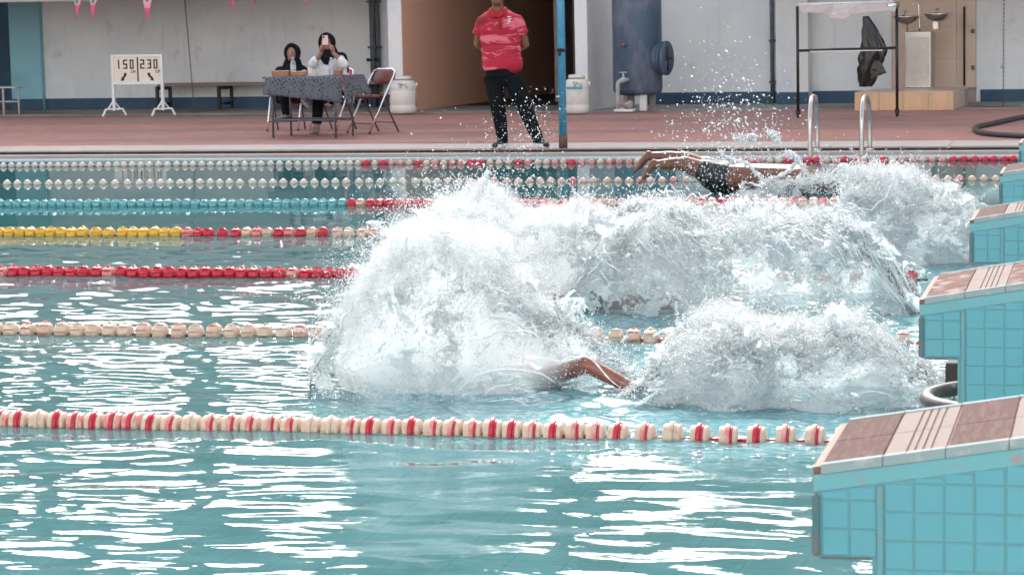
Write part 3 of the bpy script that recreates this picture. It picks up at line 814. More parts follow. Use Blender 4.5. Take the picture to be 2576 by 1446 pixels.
# blue pole
pb = gz(1417, 372, .051); pt = at(1406, -140, pb[1])
bp_ = empty('blue_pole', tuple(pb), label='tall bright blue painted steel pole at the kerb beside the standing man', cat='pole')
kp = pb[1]/FPX
M['pole'] = mat('blue_pole_paint', (.06, .25, .40), .35, col2=(.10, .38, .42), c2=.62, scale=14)
tubem('shaft', [(0, 0, .13), tuple(Vector((0, 0, 1))*(pt[2]-.05+.6))], .042, M['pole'], bp_, 16)
tubem('base_sleeve', [(0, 0, 0), (0, 0, .135)], .046, mat('rusty_base', (.13, .075, .05), .8, scale=20), bp_, 14)
bm = bmesh.new(); zb = at(1414, 127, pb[1])[2]-.05
for dz_ in (-.012, 0, .012): tube(bm, [(.046*math.cos(a), .046*math.sin(a), zb+dz_+.004*math.sin(3*a)) for a in np.linspace(0, 2*PI, 17)], .006, 5, False)
tube(bm, [(-.046, -.01, zb), (-.075, -.01, zb+.02), (-.06, -.01, zb-.05)], .004, 5); ball(bm, (-.01, -.05, zb-.035), (.02, .012, .03), 1)
obj('tied_wire', bm, M['black'], bp_, True)

# blue water tank
def tank():
    p = gz(1587, 278, .062); off = -(WI @ Vector(p)).y
    uc = wl(1587, 200, off+.35)[0]
    e = empty('water_tank', tuple(wp(uc, -(off+.0)-.0, .062)), WA, label='large weathered blue steel water tank with a side manhole on short legs', cat='water tank')
    k = p[1]/FPX; R = 63*k
    z0 = (278-240)*k
    mt_ = mat('weathered_blue_paint', (.05, .085, .13), .45, col2=(.13, .14, .185), c2=.56, scale=3.2, stretch=(1, 1, .45))
    bm = bmesh.new(); lathe(bm, [(R*.5, z0-.0), (R*.82, z0+.015), (R*.95, z0+.04), (R, z0+.09), (R, 2.0), (R*.9, 2.1), (R*.5, 2.17)], 40); obj('shell', bm, mt_, e, True)
    bm = bmesh.new(); tube(bm, [(R*1.003*math.cos(a), R*1.003*math.sin(a), z0+.105) for a in np.linspace(0, 2*PI, 41)], .006, 5, False); obj('weld_seam', bm, mt_, e, True)
    for a, w in ((-2.2, .03), (-.95, .05), (.6, .04), (2.3, .04)):
        bm = bmesh.new(); x, y = R*.62*math.cos(a), R*.62*math.sin(a); box(bm, x-w, x+w, y-.03, y+.03, 0.0, z0+.02, bev=.004)
        obj('leg', bm, M['white'] if a == -.95 else M['concrete'], e)
    # manhole
    bm = bmesh.new(); zc = (278-146)*k; RR = 40*k
    T = Matrix.Translation((R*.93, -.10, zc)) @ Matrix.Rotation(-.30, 4, 'Z')
    def ring(x0, x1, ro, ri):
        n = 28; r_ = []
        for (rr, xx) in ((ri, x0), (ro, x0), (ro, x1), (ri, x1)):
            r_.append([bm.verts.new(T @ Vector((xx, rr*.72*math.cos(2*PI*i/n), rr*math.sin(2*PI*i/n)))) for i in range(n)])
        for j in range(4):
            a_, b_ = r_[j], r_[(j+1) % 4]
            for i in range(n): bm.faces.new((a_[i], a_[(i+1) % n], b_[(i+1) % n], b_[i]))
    ring(-.1, .07, RR*.93, RR*.80); ring(.07, .10, RR*1.06, RR*.55); ring(.125, .16, RR*1.08, .001)
    bmesh.ops.recalc_face_normals(bm, faces=bm.faces); mh = obj('manhole', bm, mt_, e, True)
    bm = bmesh.new(); tube(bm, [T @ Vector((.12, 0, 0)), T @ Vector((.23, 0, 0))], .016, 8); box(bm, *[0]*6) if False else None
    tube(bm, [T @ Vector((.165, 0, -RR*.8)), T @ Vector((.165, 0, RR*.8))], .012, 6); obj('clamp_bar', bm, M['black'], e, True)
    # small fittings on the front
    bm = bmesh.new(); zf = (278-111)*k; xf = -18*k; yf = -math.sqrt(R*R-xf*xf)
    tube(bm, [(xf, yf+.02, zf), (xf, yf-.05, zf)], .028, 10); obj('fitting', bm, mat('rusty_fitting', (.22, .10, .07), .7), e, True)
    # valve and pipe
    mp_ = mat('grey_pipe', (.40, .40, .38), .5, col2=(.26, .24, .22), c2=.6, scale=10)
    zv = (278-198)*k; xv = -14*k; yv = -math.sqrt(R*R-xv*xv)
    tubem('outlet_pipe', bspl([(xv+.03, yv+.03, zv), (xv+.01, yv-.12, zv), (xv-.06, yv-.15, zv-.03), (xv-.075, yv-.15, zv-.12), (xv-.075, yv-.15, .10), (xv-.05, yv-.15, .055), (xv+.02, yv-.15, .05)], 5), .030, mp_, e, 10)
    bm = bmesh.new()
    ball(bm, (xv-.0, yv-.12, zv+.0), (.045, .045, .045), 2); tube(bm, [(xv, yv-.12, zv), (xv, yv-.12, zv+.10)], [.022, .012], 8); tube(bm, [(xv-.055, yv-.12, zv+.105), (xv+.055, yv-.12, zv+.105)], .009, 6)
    obj('valve', bm, mp_, e, True)
    bm = bmesh.new(); tube(bm, [(xv-.07, yv-.15, .09), (xv+.10, yv-.15, .10)], .045, 10); ball(bm, (xv+.10, yv-.15, .10), (.055, .055, .06), 2); obj('pump_body', bm, mat('rusty_pump', (.24, .17, .13), .6, col2=(.4, .34, .3), scale=12), e, True)
    boxm('pump_base', (xv-.12, xv+.16, yv-.23, yv-.07, 0, .04), M['white'], e, bev=.012)
tank()
# valve pipe left of the drum, plus dark tubes standing in for shadows
def vpipe(x, off, r, label, z1=2.3, valve=None):
    u = wu(x, off, 200); e = empty('wall_pipe', tuple(wp(u, -off, .062)), WA, label=label, cat='pipe', group='vertical pipes on the rear wall')
    tubem('pipe', [(0, 0, 0), (0, 0, z1)], r, mat('dark_grey_pipe', (.10, .12, .13), .6, var=.3), e, 10)
    for zz in (.3, .9, 1.6): 
        bm = bmesh.new(); box(bm, -r*1.4, r*1.4, -r*1.2, off-.002, zz, zz+.03); obj('bracket', bm, M['gutter'], e)
    if valve is not None:
        bm = bmesh.new(); tube(bm, [(-.06, -.03, valve), (.07, -.03, valve)], .02, 8); tube(bm, [(-.07, -.06, valve-.02), (-.07, -.06, valve+.03)], .022, 8); ball(bm, (.08, -.03, valve), .03, 1); obj('valve', bm, M['black'], e, True)
vpipe(941, .08, .05, 'thick dark drain pipe with a valve left of the white pillar', valve=.72)  # real valve pipe, doubling as the soft corner shadow
vpipe(955, .06, .025, 'thin dark pipe beside the thick drain pipe')  # second tube widens that dark corner
vpipe(1514, .5, .035, 'dark vertical pipe in the shaded corner left of the blue tank')  # no pipe here, a dark tube gives the corner its shade
vpipe(1943, .06, .03, 'grey downpipe left of the square white pillar')  # tube in place of the shadow beside the pillar

# drinking fountain with platform
def fountain():
    off = 1.9
    p = gz(2150, 279, DZ); q = gz(2402, 276, DZ)
    up = (WI @ Vector(p)); uq = (WI @ Vector(q)); yf = up.y
    e = empty('platform', tuple(wp(up.x, yf, DZ)), WA, label='low orange marble tiled platform under the drinking fountain', cat='platform')
    W_ = uq.x-up.x; h = wl(2150, 233, -yf)[1]-DZ; D = min(1.0, -yf-.05)
    boxm('core', (.01, W_-.01, .01, D+.4, 0, h-.012), M['roof_grey'], e)
    n = 4
    for i in range(n): boxm('tile', (W_*i/n+.002, W_*(i+1)/n-.002, -.002, .012, .002, h-.014), M['tile_orange'], e, bev=.001)
    for i in range(n): boxm('tile', (W_*i/n+.002, W_*(i+1)/n-.002, -.004, D+.4, h-.012, h), M['tile_beige'], e, bev=.001)
    for i in range(2): boxm('tile', (W_-.009, W_+.003, .014+D*i/2, D*(i+1)/2+.010, .002, h-.014), M['tile_beige'], e, bev=.001)
    # fountain
    of = .75
    uc, z0 = wl(2312, 226, of); z0 = DZ+h+.001
    f = empty('drinking_fountain', tuple(wp(uc, -of, z0)), WA, label='stainless steel drinking fountain with two basins and a tall swan neck tap', cat='drinking fountain')
    k = (36-of)/FPX
    def zz(y): return (224-y)*k
    boxm('cabinet', (-.185, .185, -.10, .25, 0, zz(87)), M['steel'], f, bev=.008)
    boxm('door', (-.155, .155, -.108, -.101, .03, zz(103)), mat('brushed_steel_door', (.48, .44, .40), .38, .9), f, bev=.003)
    bs = mat('polished_basin', (.60, .54, .49), .22, 1)
    for x, ybot in ((2279, 73), (2361, 70)):
        u = wl(x, 60, of)[0]-uc; zt = zz(50 if x < 2300 else 45)
        bm = bmesh.new(); r = 35*k
        lathe(bm, [(r*.12, -.115), (r*.45, -.10), (r*.75, -.065), (r*.93, -.02), (r*1.0, 0), (r*.97, .004), (r*.9, -.015), (r*.6, -.06), (r*.1, -.085)], 32, c=(u, -.05, zt))
        obj('basin', bm, bs, f, True)
        s = -1 if u < 0 else 1
        boxm('bracket_box', (min(u-.0, s*.19), max(u+.0, s*.19), .0, .18, zt-.22, zt-.10), M['steel'], f, bev=.005)
        bm = bmesh.new(); ball(bm, (u-.03, -.0, zt+.03), (.025, .025, .035), 1); tube(bm, [(u-.03, 0, zt+.03), (u-.01, -.04, zt+.07), (u+.03, -.05, zt+.075)], .010, 6); obj('bubbler', bm, bs, f, True)
    tubem('tap', bspl([(0.01, 0, zz(88)), (0.0, 0, zz(40)), (-.01, 0, zz(22)), (-.045, -.01, zz(14)), (-.075, -.02, zz(20)), (-.085, -.02, zz(25))], 5), .012, bs, f, 8)
    # thin grey pipe and two little holders on the right part of the niche
    u, z = wl(2437, 40, .05); g = empty('thin_pipe', tuple(wp(u-.06, -.08, DZ+h)), WA, label='thin dark vertical pipe on the beige tiles right of the fountain', cat='pipe')
    tubem('pipe', [(0, 0, 0), (0, 0, zz(30))], .014, M['black'], g, 8)
    for i, yy in enumerate((80, 256/1.0)):
        y_ = (80, 172)[i] if False else (79, 170+0)[i]
        u, z = wl(2447, (79, 256)[i] if i == 0 else 171-0, .08)
        if i: z = wl(2443, 171, .08)[1]
        o = boxm('soap_holder', (-.02, .02, -.04, .0, -.03, .03), mat('brown_bracket', (.14, .08, .06), .6)); o.matrix_world = Matrix.Translation(wp(u, -.045, z)) @ Matrix.Rotation(WA, 4, 'Z')
        setp(o, ('upper' if i == 0 else 'lower')+' of two small brown brackets on the beige tiles right of the fountain', 'bracket')
fountain()

# wheeled rack with folded panel
def rack():
    p = gz(2008, 297, DZ); q = gz(2257, 294, DZ)
    e = empty('wheeled_rack', tuple((p+q)/2), math.atan2(q[1]-p[1], q[0]-p[0]), label='black wheeled frame with a tilted whitish top board near the ladder', cat='rack')
    k = p[1]/FPX; h = np.linalg.norm((q-p)[:2])/2
    zt = (297-18)*k
    for s, top in ((-1, zt), (1, zt+.02)):
        tubem('post', [(s*h, 0, .09), (s*h, 0, top)], .019, M['black'], e, 8)
        bm = bmesh.new(); lathe(bm, [(.012, -.022), (.042, -.016), (.045, 0), (.042, .016), (.012, .022)], 14, 'x', (s*h, 0, .045)); box(bm, s*h-.03, s*h+.03, -.014, .014, .05, .10); obj('caster', bm, M['black'], e, True)
    zc = (297-129)*k
    tubem('crossbar', [(-h, 0, zc), (h, 0, zc+.015)], .017, M['black'], e, 8)
    boxm('white_strip', (-h+.16, h-.18, -.022, -.018, zc-.018, zc-.006), M['white'], e)
    bm = bmesh.new()
    # tilted, slightly warped board
    n = 14; V = []
    for i in range(n+1):
        u = i/n; x = -h-.0+2*h*u
        for (y, z) in ((-.40, -.105+.018*math.sin(u*9)+(-.06 if .35 < u < .55 else 0)), (.14, .0+.004*math.sin(u*14))):
            V.append((x+(.12 if y < 0 and i == 0 else 0), y, z))
    T_ = zt+.015
    top = [bm.verts.new((x, y, z+T_)) for x, y, z in V]; bot = [bm.verts.new((x, y, z+T_-.012)) for x, y, z in V]
    for i in range(n):
        a, b_, c, d = 2*i, 2*i+1, 2*i+3, 2*i+2
        bm.faces.new((top[a], top[d], top[c], top[b_])); bm.faces.new((bot[a], bot[b_], bot[c], bot[d]))
        bm.faces.new((top[a], bot[a], bot[d], top[d])); bm.faces.new((top[b_], top[c], bot[c], bot[b_]))
    bm.faces.new((top[0], top[1], bot[1], bot[0])); bm.faces.new((top[-2], bot[-2], bot[-1], top[-1]))
    obj('board', bm, mat('peeling_board', (.50, .40, .38), .55, col2=(.62, .58, .56), c2=.6, scale=8), e)
    tubem('board_edge', [(-h, .14, T_+.008), (h-.05, .14, T_+.014)], .012, mat('board_edge_white', (.7, .68, .72), .3), e, 8)
    tubem('silver_tape', [(h-.10, -.16, T_-.04), (h+.03, -.06, T_-.02)], .03, M['chrome'], e, 8)
rack()
# black bin bag hung on the wall side
def bag():
    Yb = 33.2
    pts = [(2178, 42, 6, 0), (2186, 70, 16, 0), (2192, 100, 24, 0), (2197, 130, 29, .01), (2192, 155, 28, 0), (2186, 180, 24, 0), (2182, 205, 19, 0), (2178, 218, 14, 0)]
    c0 = at(2180, 220, Yb)
    e = empty('bin_bag', tuple(c0), label='crumpled black plastic bag hanging from a nail beside the rack', cat='bag')
    bm = bmesh.new(); n = 40; rings = []
    k = Yb/FPX
    for j, (x, y, w, o) in enumerate(bspl(pts, 5)):
        c = at(x, y, Yb)-c0
        ring = []
        for i in range(n):
            a = 2*PI*i/n
            rr = w*k*(1+.16*math.sin(5*a+j*.17)+.10*math.sin(11*a-j*.3)+.05*math.sin(17*a+j))
            ring.append(bm.verts.new((c[0]+rr*math.cos(a), c[1]+rr*.45*math.sin(a), c[2]+.006*math.sin(3*a+j))))
        rings.append(ring)
    for a_, b_ in zip(rings, rings[1:]):
        for i in range(n): bm.faces.new((a_[i], b_[i], b_[(i+1) % n], a_[(i+1) % n]))
    bm.faces.new(rings[0]); bm.faces.new(rings[-1][::-1])
    mb = mat('black_bin_plastic', (.012, .011, .010), .22, bump=.9, bscale=9)
    obj('sack', bm, mb, e, True)
    bm = bmesh.new()
    P = [at(x, y, Yb-.06)-c0 for x, y in ((2188, 150), (2215, 155), (2230, 184), (2200, 196), (2190, 188))]
    Q = [p+np.array([0, .05, 0]) for p in P]
    a_ = [bm.verts.new(tuple(p)) for p in P]; b_ = [bm.verts.new(tuple(p)) for p in Q]
    bm.faces.new(a_); bm.faces.new(b_[::-1])
    for i in range(5): bm.faces.new((a_[i], b_[i], b_[(i+1) % 5], a_[(i+1) % 5]))
    bmesh.ops.recalc_face_normals(bm, faces=bm.faces); obj('loose_flap', bm, mb, e)
bag()
# pool ladder rails
for x0, xb, lab in ((2040, 2058, 'left stainless steel pool ladder rail at the far kerb'), (2170, 2190, 'right stainless steel pool ladder rail at the far kerb')):
    a = gz(x0-2, 402, 0.0); b = gz(xb-2, 378, .051)
    zt = at((x0+xb)/2, 243, (a[1]+b[1])/2)[2]
    e = empty('ladder_rail', (b[0], b[1], 0), label=lab, cat='ladder rail', group='pool ladder rails')
    dx, dy = a[0]-b[0], a[1]-b[1]
    dx += .0; tx = .03
    pts = [(dx, dy, -.25), (dx, dy, .3), (dx*.98, dy*.95, zt-.16), (dx*.8, dy*.8, zt-.03), (dx*.5, dy*.5, zt), (dx*.2, dy*.2, zt-.03), (dx*.02, dy*.05, zt-.16), (0, 0, .3), (0, 0, .053)]
    tubem('rail_tube', bspl(pts, 6), .023, M['steel'], e, 12)
    bm = bmesh.new(); lathe(bm, [(.05, 0), (.05, .008), (.03, .014)], 16, 'z', (0, 0, .0525)); obj('floor_flange', bm, M['steel'], e, True)
# black hose
hp = [gz(2640, 286, .08), gz(2560, 297, .08), gz(2500, 310, .08), gz(2462, 318, .08), gz(2453, 325, .08), gz(2470, 334, .08), gz(2520, 339, .08), gz(2580, 342, .08), gz(2650, 346, .08)]
o = tubem('hose', bspl(hp, 8), .030, mat('black_rubber_hose', (.035, .035, .036), .5), n=10); setp(o, 'thick black hose bent into a loop on the deck at the right', 'hose')
# rubber ring and post at the second block
bm = bmesh.new(); tube(bm, [(.30*math.cos(a), .30*math.sin(a), 0) for a in np.linspace(0, 2*PI, 49)[:-1]]+[(.30, 0, 0)], (.026), 14, False)
c = gz(2340, 1003, .13)
o = obj('rubber_ring', bm, mat('scuffed_rubber', (.035, .032, .03), .55, col2=(.22, .20, .18), c2=.60, scale=24), None, True, loc=(c[0]+.29, c[1], .135)); setp(o, 'scuffed black rubber ring lying on the pool end by the second block', 'rubber ring')
c = gz(2397, 975, .1); k = c[1]/FPX
o = boxm('short_post', (-17*k, 60*k, -.04, .04, 0, 66*k), mat('dark_brown_wood', (.045, .035, .032), .8, var=.4, scale=20), bev=.006, loc=tuple(c)); setp(o, 'short dark post standing behind the second block', 'post')

# pennants on a line above the picture
def pennants():
    pinks = mat('pink_pennant', (.75, .26, .31), .6, var=.05); red = mat('red_pennant', (.72, .06, .16), .6); wh = mat('pennant_white', (.75, .7, .68), .6)
    gr = mat('emblem_grey', (.22, .17, .20), .6)
    items = [(192, -62, 35, 49, 6, .8), (237, -60, 37, 51, -2, 0), (370, -58, 44, 55, 4, 0), (598, -60, 30, 26, -14, .2), (655, -70, 28, 12, -16, .2), (783, -75, 28, 12, -14, .2)]
    lab = ['pink triangular pennant with a curled tip, leftmost', 'pink triangular pennant with a small grey emblem, second from the left', 'largest pink pennant with a red tip, above the depth sign', 'small pink pennant left of the seated women, folded tip', 'barely visible pink pennant tip above the seated woman in black', 'tiny pink pennant tip above the woman in white']
    Yp = 24.0; k = Yp/FPX
    for i, (x, yt, w, yb, sh, curl) in enumerate(items):
        c0 = at(x, yt, Yp)
        e = empty('pennant', tuple(c0), label=lab[i], cat='pennant', group='pink pennants strung over the pool')
        bm = bmesh.new(); n = 10; L = []; R = []
        for j in range(n+1):
            t = j/n; ww = w*(1-t)/2*k*1.25; y = yt+(yb-yt)*t
            cx = x+sh*t+curl*6*math.sin(t*5)*t; c = at(cx, y, Yp)-c0
            dy = .02*math.sin(t*4+i)
            L.append(bm.verts.new((c[0]-ww, dy, c[2]))); R.append(bm.verts.new((c[0]+ww+.0005, dy+.015*math.sin(t*7), c[2])))
        for j in range(n):
            f = bm.faces.new((L[j], L[j+1], R[j+1], R[j])); f.material_index = 1 if j >= (7 if i != 1 else 6) else 0
        o = obj('cloth', bm, [pinks, red], e)
        s = o.modifiers.new('thick', 'SOLIDIFY'); s.thickness = .0015
        if i < 3:
            for (rr, m_, d) in (((8.5*k, .003, 13*k), wh, -.022), ((6.5*k, .003, 10*k), gr, -.026)):
                bm = bmesh.new(); c = at(x+sh*.4+(1 if i == 0 else 0), 2 if i != 2 else -3, Yp)-c0; ball(bm, (c[0], d, c[2]), rr, 2); obj('emblem', bm, m_, e, True)
pennants()
# ------------------------------------------------------------------ people
def capsule(bm, p0, p1, r0, r1, flat=1.0, n=14):
    p0, p1 = Vector(p0), Vector(p1)
    tube(bm, [p0.lerp(p1, t) for t in (0, .33, .66, 1)], [(r0+(r1-r0)*t) for t in (0, .33, .66, 1)], n)
    ball(bm, p0, r0*.995, 2); ball(bm, p1, r1*.995, 2)
def melt(name, build, voxel, mat_, parent, smooth_it=6, **k):
    """grow one continuous surface from overlapping volumes"""
    bm = bmesh.new(); build(bm)
    me = fin(bm, name); o = bpy.data.objects.new(name, me); COL.objects.link(o)
    r = o.modifiers.new('r', 'REMESH'); r.mode = 'VOXEL'; r.voxel_size = voxel
    s = o.modifiers.new('s', 'SMOOTH'); s.iterations = smooth_it; s.factor = .6
    dg = bpy.context.evaluated_depsgraph_get(); dg.update()
    m2 = bpy.data.meshes.new_from_object(o.evaluated_get(dg)); m2.shade_smooth(); m2.name = name
    bpy.data.objects.remove(o); bpy.data.meshes.remove(me)
    m2.materials.clear()
    return link(name, m2, mat_, parent, **k)
def fingers(bm, wrist, dirn, side, up, s=1.0, curl=.5, n=4):
    """palm, four bent fingers and a thumb"""
    w, d, a, u = Vector(wrist), Vector(dirn).normalized(), Vector(side).normalized(), Vector(up).normalized()
    palm = w+d*.05*s
    ball(bm, palm, (.036*s,)*3, 2); ball(bm, w+d*.085*s+a*.012*s, (.03*s,)*3, 2); ball(bm, w+d*.085*s-a*.012*s, (.03*s,)*3, 2)
    for i, (o, l) in enumerate(((-.030, .062), (-.010, .074), (.010, .070), (.029, .054))):
        p = w+d*.09*s+a*o*s; l *= s
        q = p+(d*math.cos(curl*.5)+u*math.sin(curl*.5))*l*.5
        r_ = q+(d*math.cos(curl*1.5)+u*math.sin(curl*1.5))*l*.35
        e = r_+(d*math.cos(curl*2.2)+u*math.sin(curl*2.2))*l*.3
        tube(bm, [p, q, r_, e], [.0095*s, .0088*s, .008*s, .0065*s], 7)
    p = w+d*.035*s-a*.03*s; q = p-a*.028*s+d*.022*s+u*.008*s; r_ = q+d*.03*s-a*.004*s+u*.01*s
    tube(bm, [p, q, r_], [.012*s, .011*s, .008*s], 7)
# --- standing man
Ym = 25.16
g0 = gz(1308, 371, .051); Ym = g0[1]
man = empty('person', tuple(g0), label='standing man in a red patterned polo shirt and black trousers, hands behind his back', cat='person')
def mp(x, y, dy=0.0): return Vector(at(x, y, Ym+dy))-Vector(g0)
def man_body(bm):
    # head with features
    hc = mp(1251, -9, -.01)
    ball(bm, hc+Vector((0, .015, .03)), (.078, .098, .105), 3)
    ball(bm, hc+Vector((0, -.03, -.045)), (.060, .068, .062), 3)      # jaw
    ball(bm, hc+Vector((0, -.098, -.002)), (.016, .022, .022), 2)      # nose
    ball(bm, hc+Vector((0, -.082, -.040)), (.028, .014, .012), 2)      # mouth
    for s in (-1, 1):
        ball(bm, hc+Vector((s*.080, .015, 0)), (.012, .024, .032), 2)
        ball(bm, hc+Vector((s*.03, -.078, .028)), (.016, .012, .010), 2)
    capsule(bm, mp(1252, 12, .02), mp(1252, 42, .03), .060, .068)
    capsule(bm, mp(1226, 58, .02), mp(1288, 56, .02), .065, .065)
    capsule(bm, mp(1252, 70, .02), mp(1262, 160, .02), .10, .09)
    capsule(bm, mp(1245, 188, .01), mp(1283, 188, .01), .07, .07)
    # arms going behind the back
    for sh, el, wr in (((1211, 56), (1201, 112), (1240, 132)), ((1304, 54), (1322, 112), (1288, 136))):
        s_ = mp(*sh, .02); e_ = mp(*el, .10); w_ = mp(*wr, .22)
        capsule(bm, s_, e_, .055, .043); capsule(bm, e_, w_, .042, .028)
        d = (w_-e_); d.z *= .3
        fingers(bm, w_, d, (0, 0, 1), (0, 1, 0), 1.0, .45)
    for hip, kn, an in (((1240, 195), (1252, 282), (1264, 352)), ((1290, 195), (1323, 277), (1354, 354))):
        h_, k_, a_ = mp(*hip, .02), mp(*kn, -.02), mp(*an, .03)
        capsule(bm, h_, k_, .07, .045); capsule(bm, k_, a_, .043, .032)
        capsule(bm, a_, a_+Vector((0, -.03, -.02)), .028, .024)
melt('body', man_body, .010, M['skin'], man)
def shirt(bm):
    for (xa, xb, y, r) in ((1228, 1284, 55, .105), (1235, 1281, 75, .125), (1235, 1284, 100, .125), (1237, 1284, 125, .118), (1238, 1285, 145, .118), (1240, 1288, 160, .125)):
        capsule(bm, mp(xa, y, .015), mp(xb, y, .015), r, r)
    tube(bm, [mp(1262, 150, .015), mp(1264, 176, .01)], [(.205, .135), (.212, .145)], 24)
    capsule(bm, mp(1230, 45, .02), mp(1275, 42, .02), .075, .075)
    for sh, el in (((1213, 54), (1203, 86)), ((1302, 52), (1315, 86))):
        a, b = mp(*sh, .02), mp(*el, .055)
        capsule(bm, a, a.lerp(b, .5), .066, .066); tube(bm, [a.lerp(b, .3), b+(b-a)*.05], [.066, .064], 14)
def shirt_mat():
    m = bpy.data.materials.new('red_patterned_fabric'); m.use_nodes = True; t = m.node_tree; L = t.links; b = t.nodes['Principled BSDF']
    src = t.nodes.new('ShaderNodeTexCoord').outputs['Object']
    mp_ = t.nodes.new('ShaderNodeMapping'); mp_.inputs['Rotation'].default_value = (0, .55, 0); mp_.inputs['Scale'].default_value = (.45, .6, 1.5); L.new(src, mp_.inputs[0])
    a = ntex(t, mp_.outputs[0], 6.5, 5, None, .62, .6); c_ = ntex(t, mp_.outputs[0], 4, 3)
    c = mixcol(t, rng(t, a, .52, .55), (.42, .008, .03), (.70, .13, .17))
    c = mixcol(t, rng(t, c_, .56, .60), c, (.26, .005, .015))
    L.new(c, b.inputs['Base Color']); b.inputs['Roughness'].default_value = .75
    w = ntex(t, src, 5, 3, (1, 1, 2.4)); bp = t.nodes.new('ShaderNodeBump'); bp.inputs['Strength'].default_value = .45; bp.inputs['Distance'].default_value = .02
    L.new(w, bp.inputs['Height']); L.new(bp.outputs[0], b.inputs['Normal'])
    return m
M['polo'] = shirt_mat(); M['polo_dark'] = mat('red_collar_fabric', (.36, .010, .02), .8)
sh_ = melt('polo_shirt', shirt, .010, M['polo'], man, 5)
bm = bmesh.new()
c = mp(1253, 29, .01)
for i in range(3):
    rr = .078+.012*i
    tube(bm, [c+Vector((rr*1.05*math.cos(a), rr*1.0*math.sin(a), .022-.017*i-.030*max(0, -math.sin(a))**3+.012*math.sin(a))) for a in np.linspace(0, 2*PI, 25)], .017, 6, False)
for s in (-1, 1):   # collar points
    v = [bm.verts.new(c+Vector(p)) for p in ((s*.006, -.100, -.03), (s*.075, -.075, .015), (s*.070, -.115, -.045), (s*.030, -.128, -.065))]
    bm.faces.new(v)
obj('collar', bm, M['polo_dark'], man, True)
bm = bmesh.new(); q = mp(1256, 58, -.128); box(bm, q.x-.010, q.x+.010, q.y-.012, q.y+.02, q.z-.06, q.z+.05); obj('placket', bm, M['polo_dark'], man)
bm = bmesh.new()
for (x, y, w, h) in ((1281, 43, 8, 2.2), (1283, 47.5, 6, 1.8), (1280, 51, 9, 1.6), (1282, 55, 5, 3.6), (1279, 60, 4, 1.6)):
    q = mp(x, y, -.128); k = .0041; box(bm, q.x-w*k/2, q.x+w*k/2, q.y-.012, q.y+.012, q.z-h*k/2, q.z+h*k/2)
obj('chest_emblem', bm, M['white'], man)
def trousers(bm):
    tube(bm, [mp(1264, 172, .01), mp(1264, 195, .01)], [(.196, .13), (.20, .135)], 20)
    for pts, rs in (([(1240, 190), (1247, 230), (1252, 268), (1259, 310), (1264, 350), (1265, 358)], [.108, .100, .083, .072, .060, .058]), ([(1289, 190), (1303, 230), (1320, 270), (1336, 310), (1352, 348), (1355, 357)], [.108, .100, .085, .074, .063, .060])):
        P = [mp(*p, .01) for p in pts]; tube(bm, P, rs, 16)
    ball(bm, mp(1264, 200, .0), (.10, .11, .09), 2)
melt('trousers', trousers, .010, M['cloth_black'], man, 3)
def shoe(parent, heel, toe, w=.052, h=.095, up=M['shoe_black'], sole=M['sole'], name='shoe'):
    heel, toe = Vector(heel), Vector(toe); d = (toe-heel); L_ = d.length; d.normalize()
    def b(bm):
        for t, r, z in ((.08, .9, .55), (.22, .92, .60), (.4, .85, .55), (.6, .95, .42), (.78, 1.0, .36), (.92, .8, .30)):
            ball(bm, heel+d*L_*t+Vector((0, 0, h*z*.55+.012)), (w*r, w*r, h*z), 2)
    s = melt(name, b, .006, up, parent, 4)
    bm = bmesh.new(); n = d.cross(Vector((0, 0, 1))).normalized(); pr = []
    for t, r in ((-.03, .35), (.0, .7), (.1, .9), (.35, .82), (.6, 1.0), (.8, 1.03), (.95, .75), (1.02, .3)):
        pr.append((t, r))
    up_ = [heel+d*L_*t+n*w*r*1.22 for t, r in pr]+[heel+d*L_*t-n*w*r*1.22 for t, r in pr[::-1]]
    a = [bm.verts.new(p+Vector((0, 0, .001))) for p in up_]; c_ = [bm.verts.new(p+Vector((0, 0, .040))) for p in up_]
    bm.faces.new(a); bm.faces.new(c_[::-1])
    for i in range(len(a)): bm.faces.new((a[i], c_[i], c_[(i+1) % len(a)], a[(i+1) % len(a)]))
    bmesh.ops.recalc_face_normals(bm, faces=bm.faces); obj('sole', bm, sole, s)
    return s
z0 = 0.002
p = mp(1266, 358); q = mp(1257, 372)
shoe(man, (p.x, .06, z0), (p.x-.055, -.16, z0))
p = mp(1357, 358)
shoe(man, (p.x-.02, .05, z0), (p.x+.10, -.11, z0))

# --- table with batik cloth
Tf = gz(688, 347, DZ); Tr = gz(845, 347, DZ)
kt = Tf[1]/FPX
TA = math.atan2(Tr[1]-Tf[1], Tr[0]-Tf[0])
tb = empty('table', tuple(Tf), TA, label='small metal framed judges table under a patterned grey cloth', cat='table')
TI = (Matrix.Translation(Vector(Tf)) @ Matrix.Rotation(TA, 4, 'Z')).inverted()
TL = np.linalg.norm((Tr-Tf)[:2]); TH = .725; TD = .46
def tp(x, y, dy):   # photo point -> table frame, dy metres behind the front legs
    r = Vector(ray(x, y)); o = TI @ Vector((0, 0, CH)); d = TI.to_3x3() @ r; t = (dy-o.y)/d.y; return o+d*t
M['frame_grey'] = mat('table_frame_grey', (.085, .10, .115), .45)
for lx, ly in ((0, 0), (TL, 0), (.0, TD), (TL, TD)): tubem('leg', [(lx, ly, 0), (lx, ly, TH-.02)], .014, M['frame_grey'], tb, 8)
for a, b in (((0, 0, .21), (TL, 0, .21)), ((0, TD, .21), (TL, TD, .21)), ((0, 0, .215), (0, TD, .215)), ((TL, 0, .215), (TL, TD, .215))): tubem('stretcher', [a, b], .011, M['frame_grey'], tb, 6)
boxm('tabletop', (-.10, TL+.06, -.05, TD+.05, TH-.02, TH), M['frame_grey'], tb)
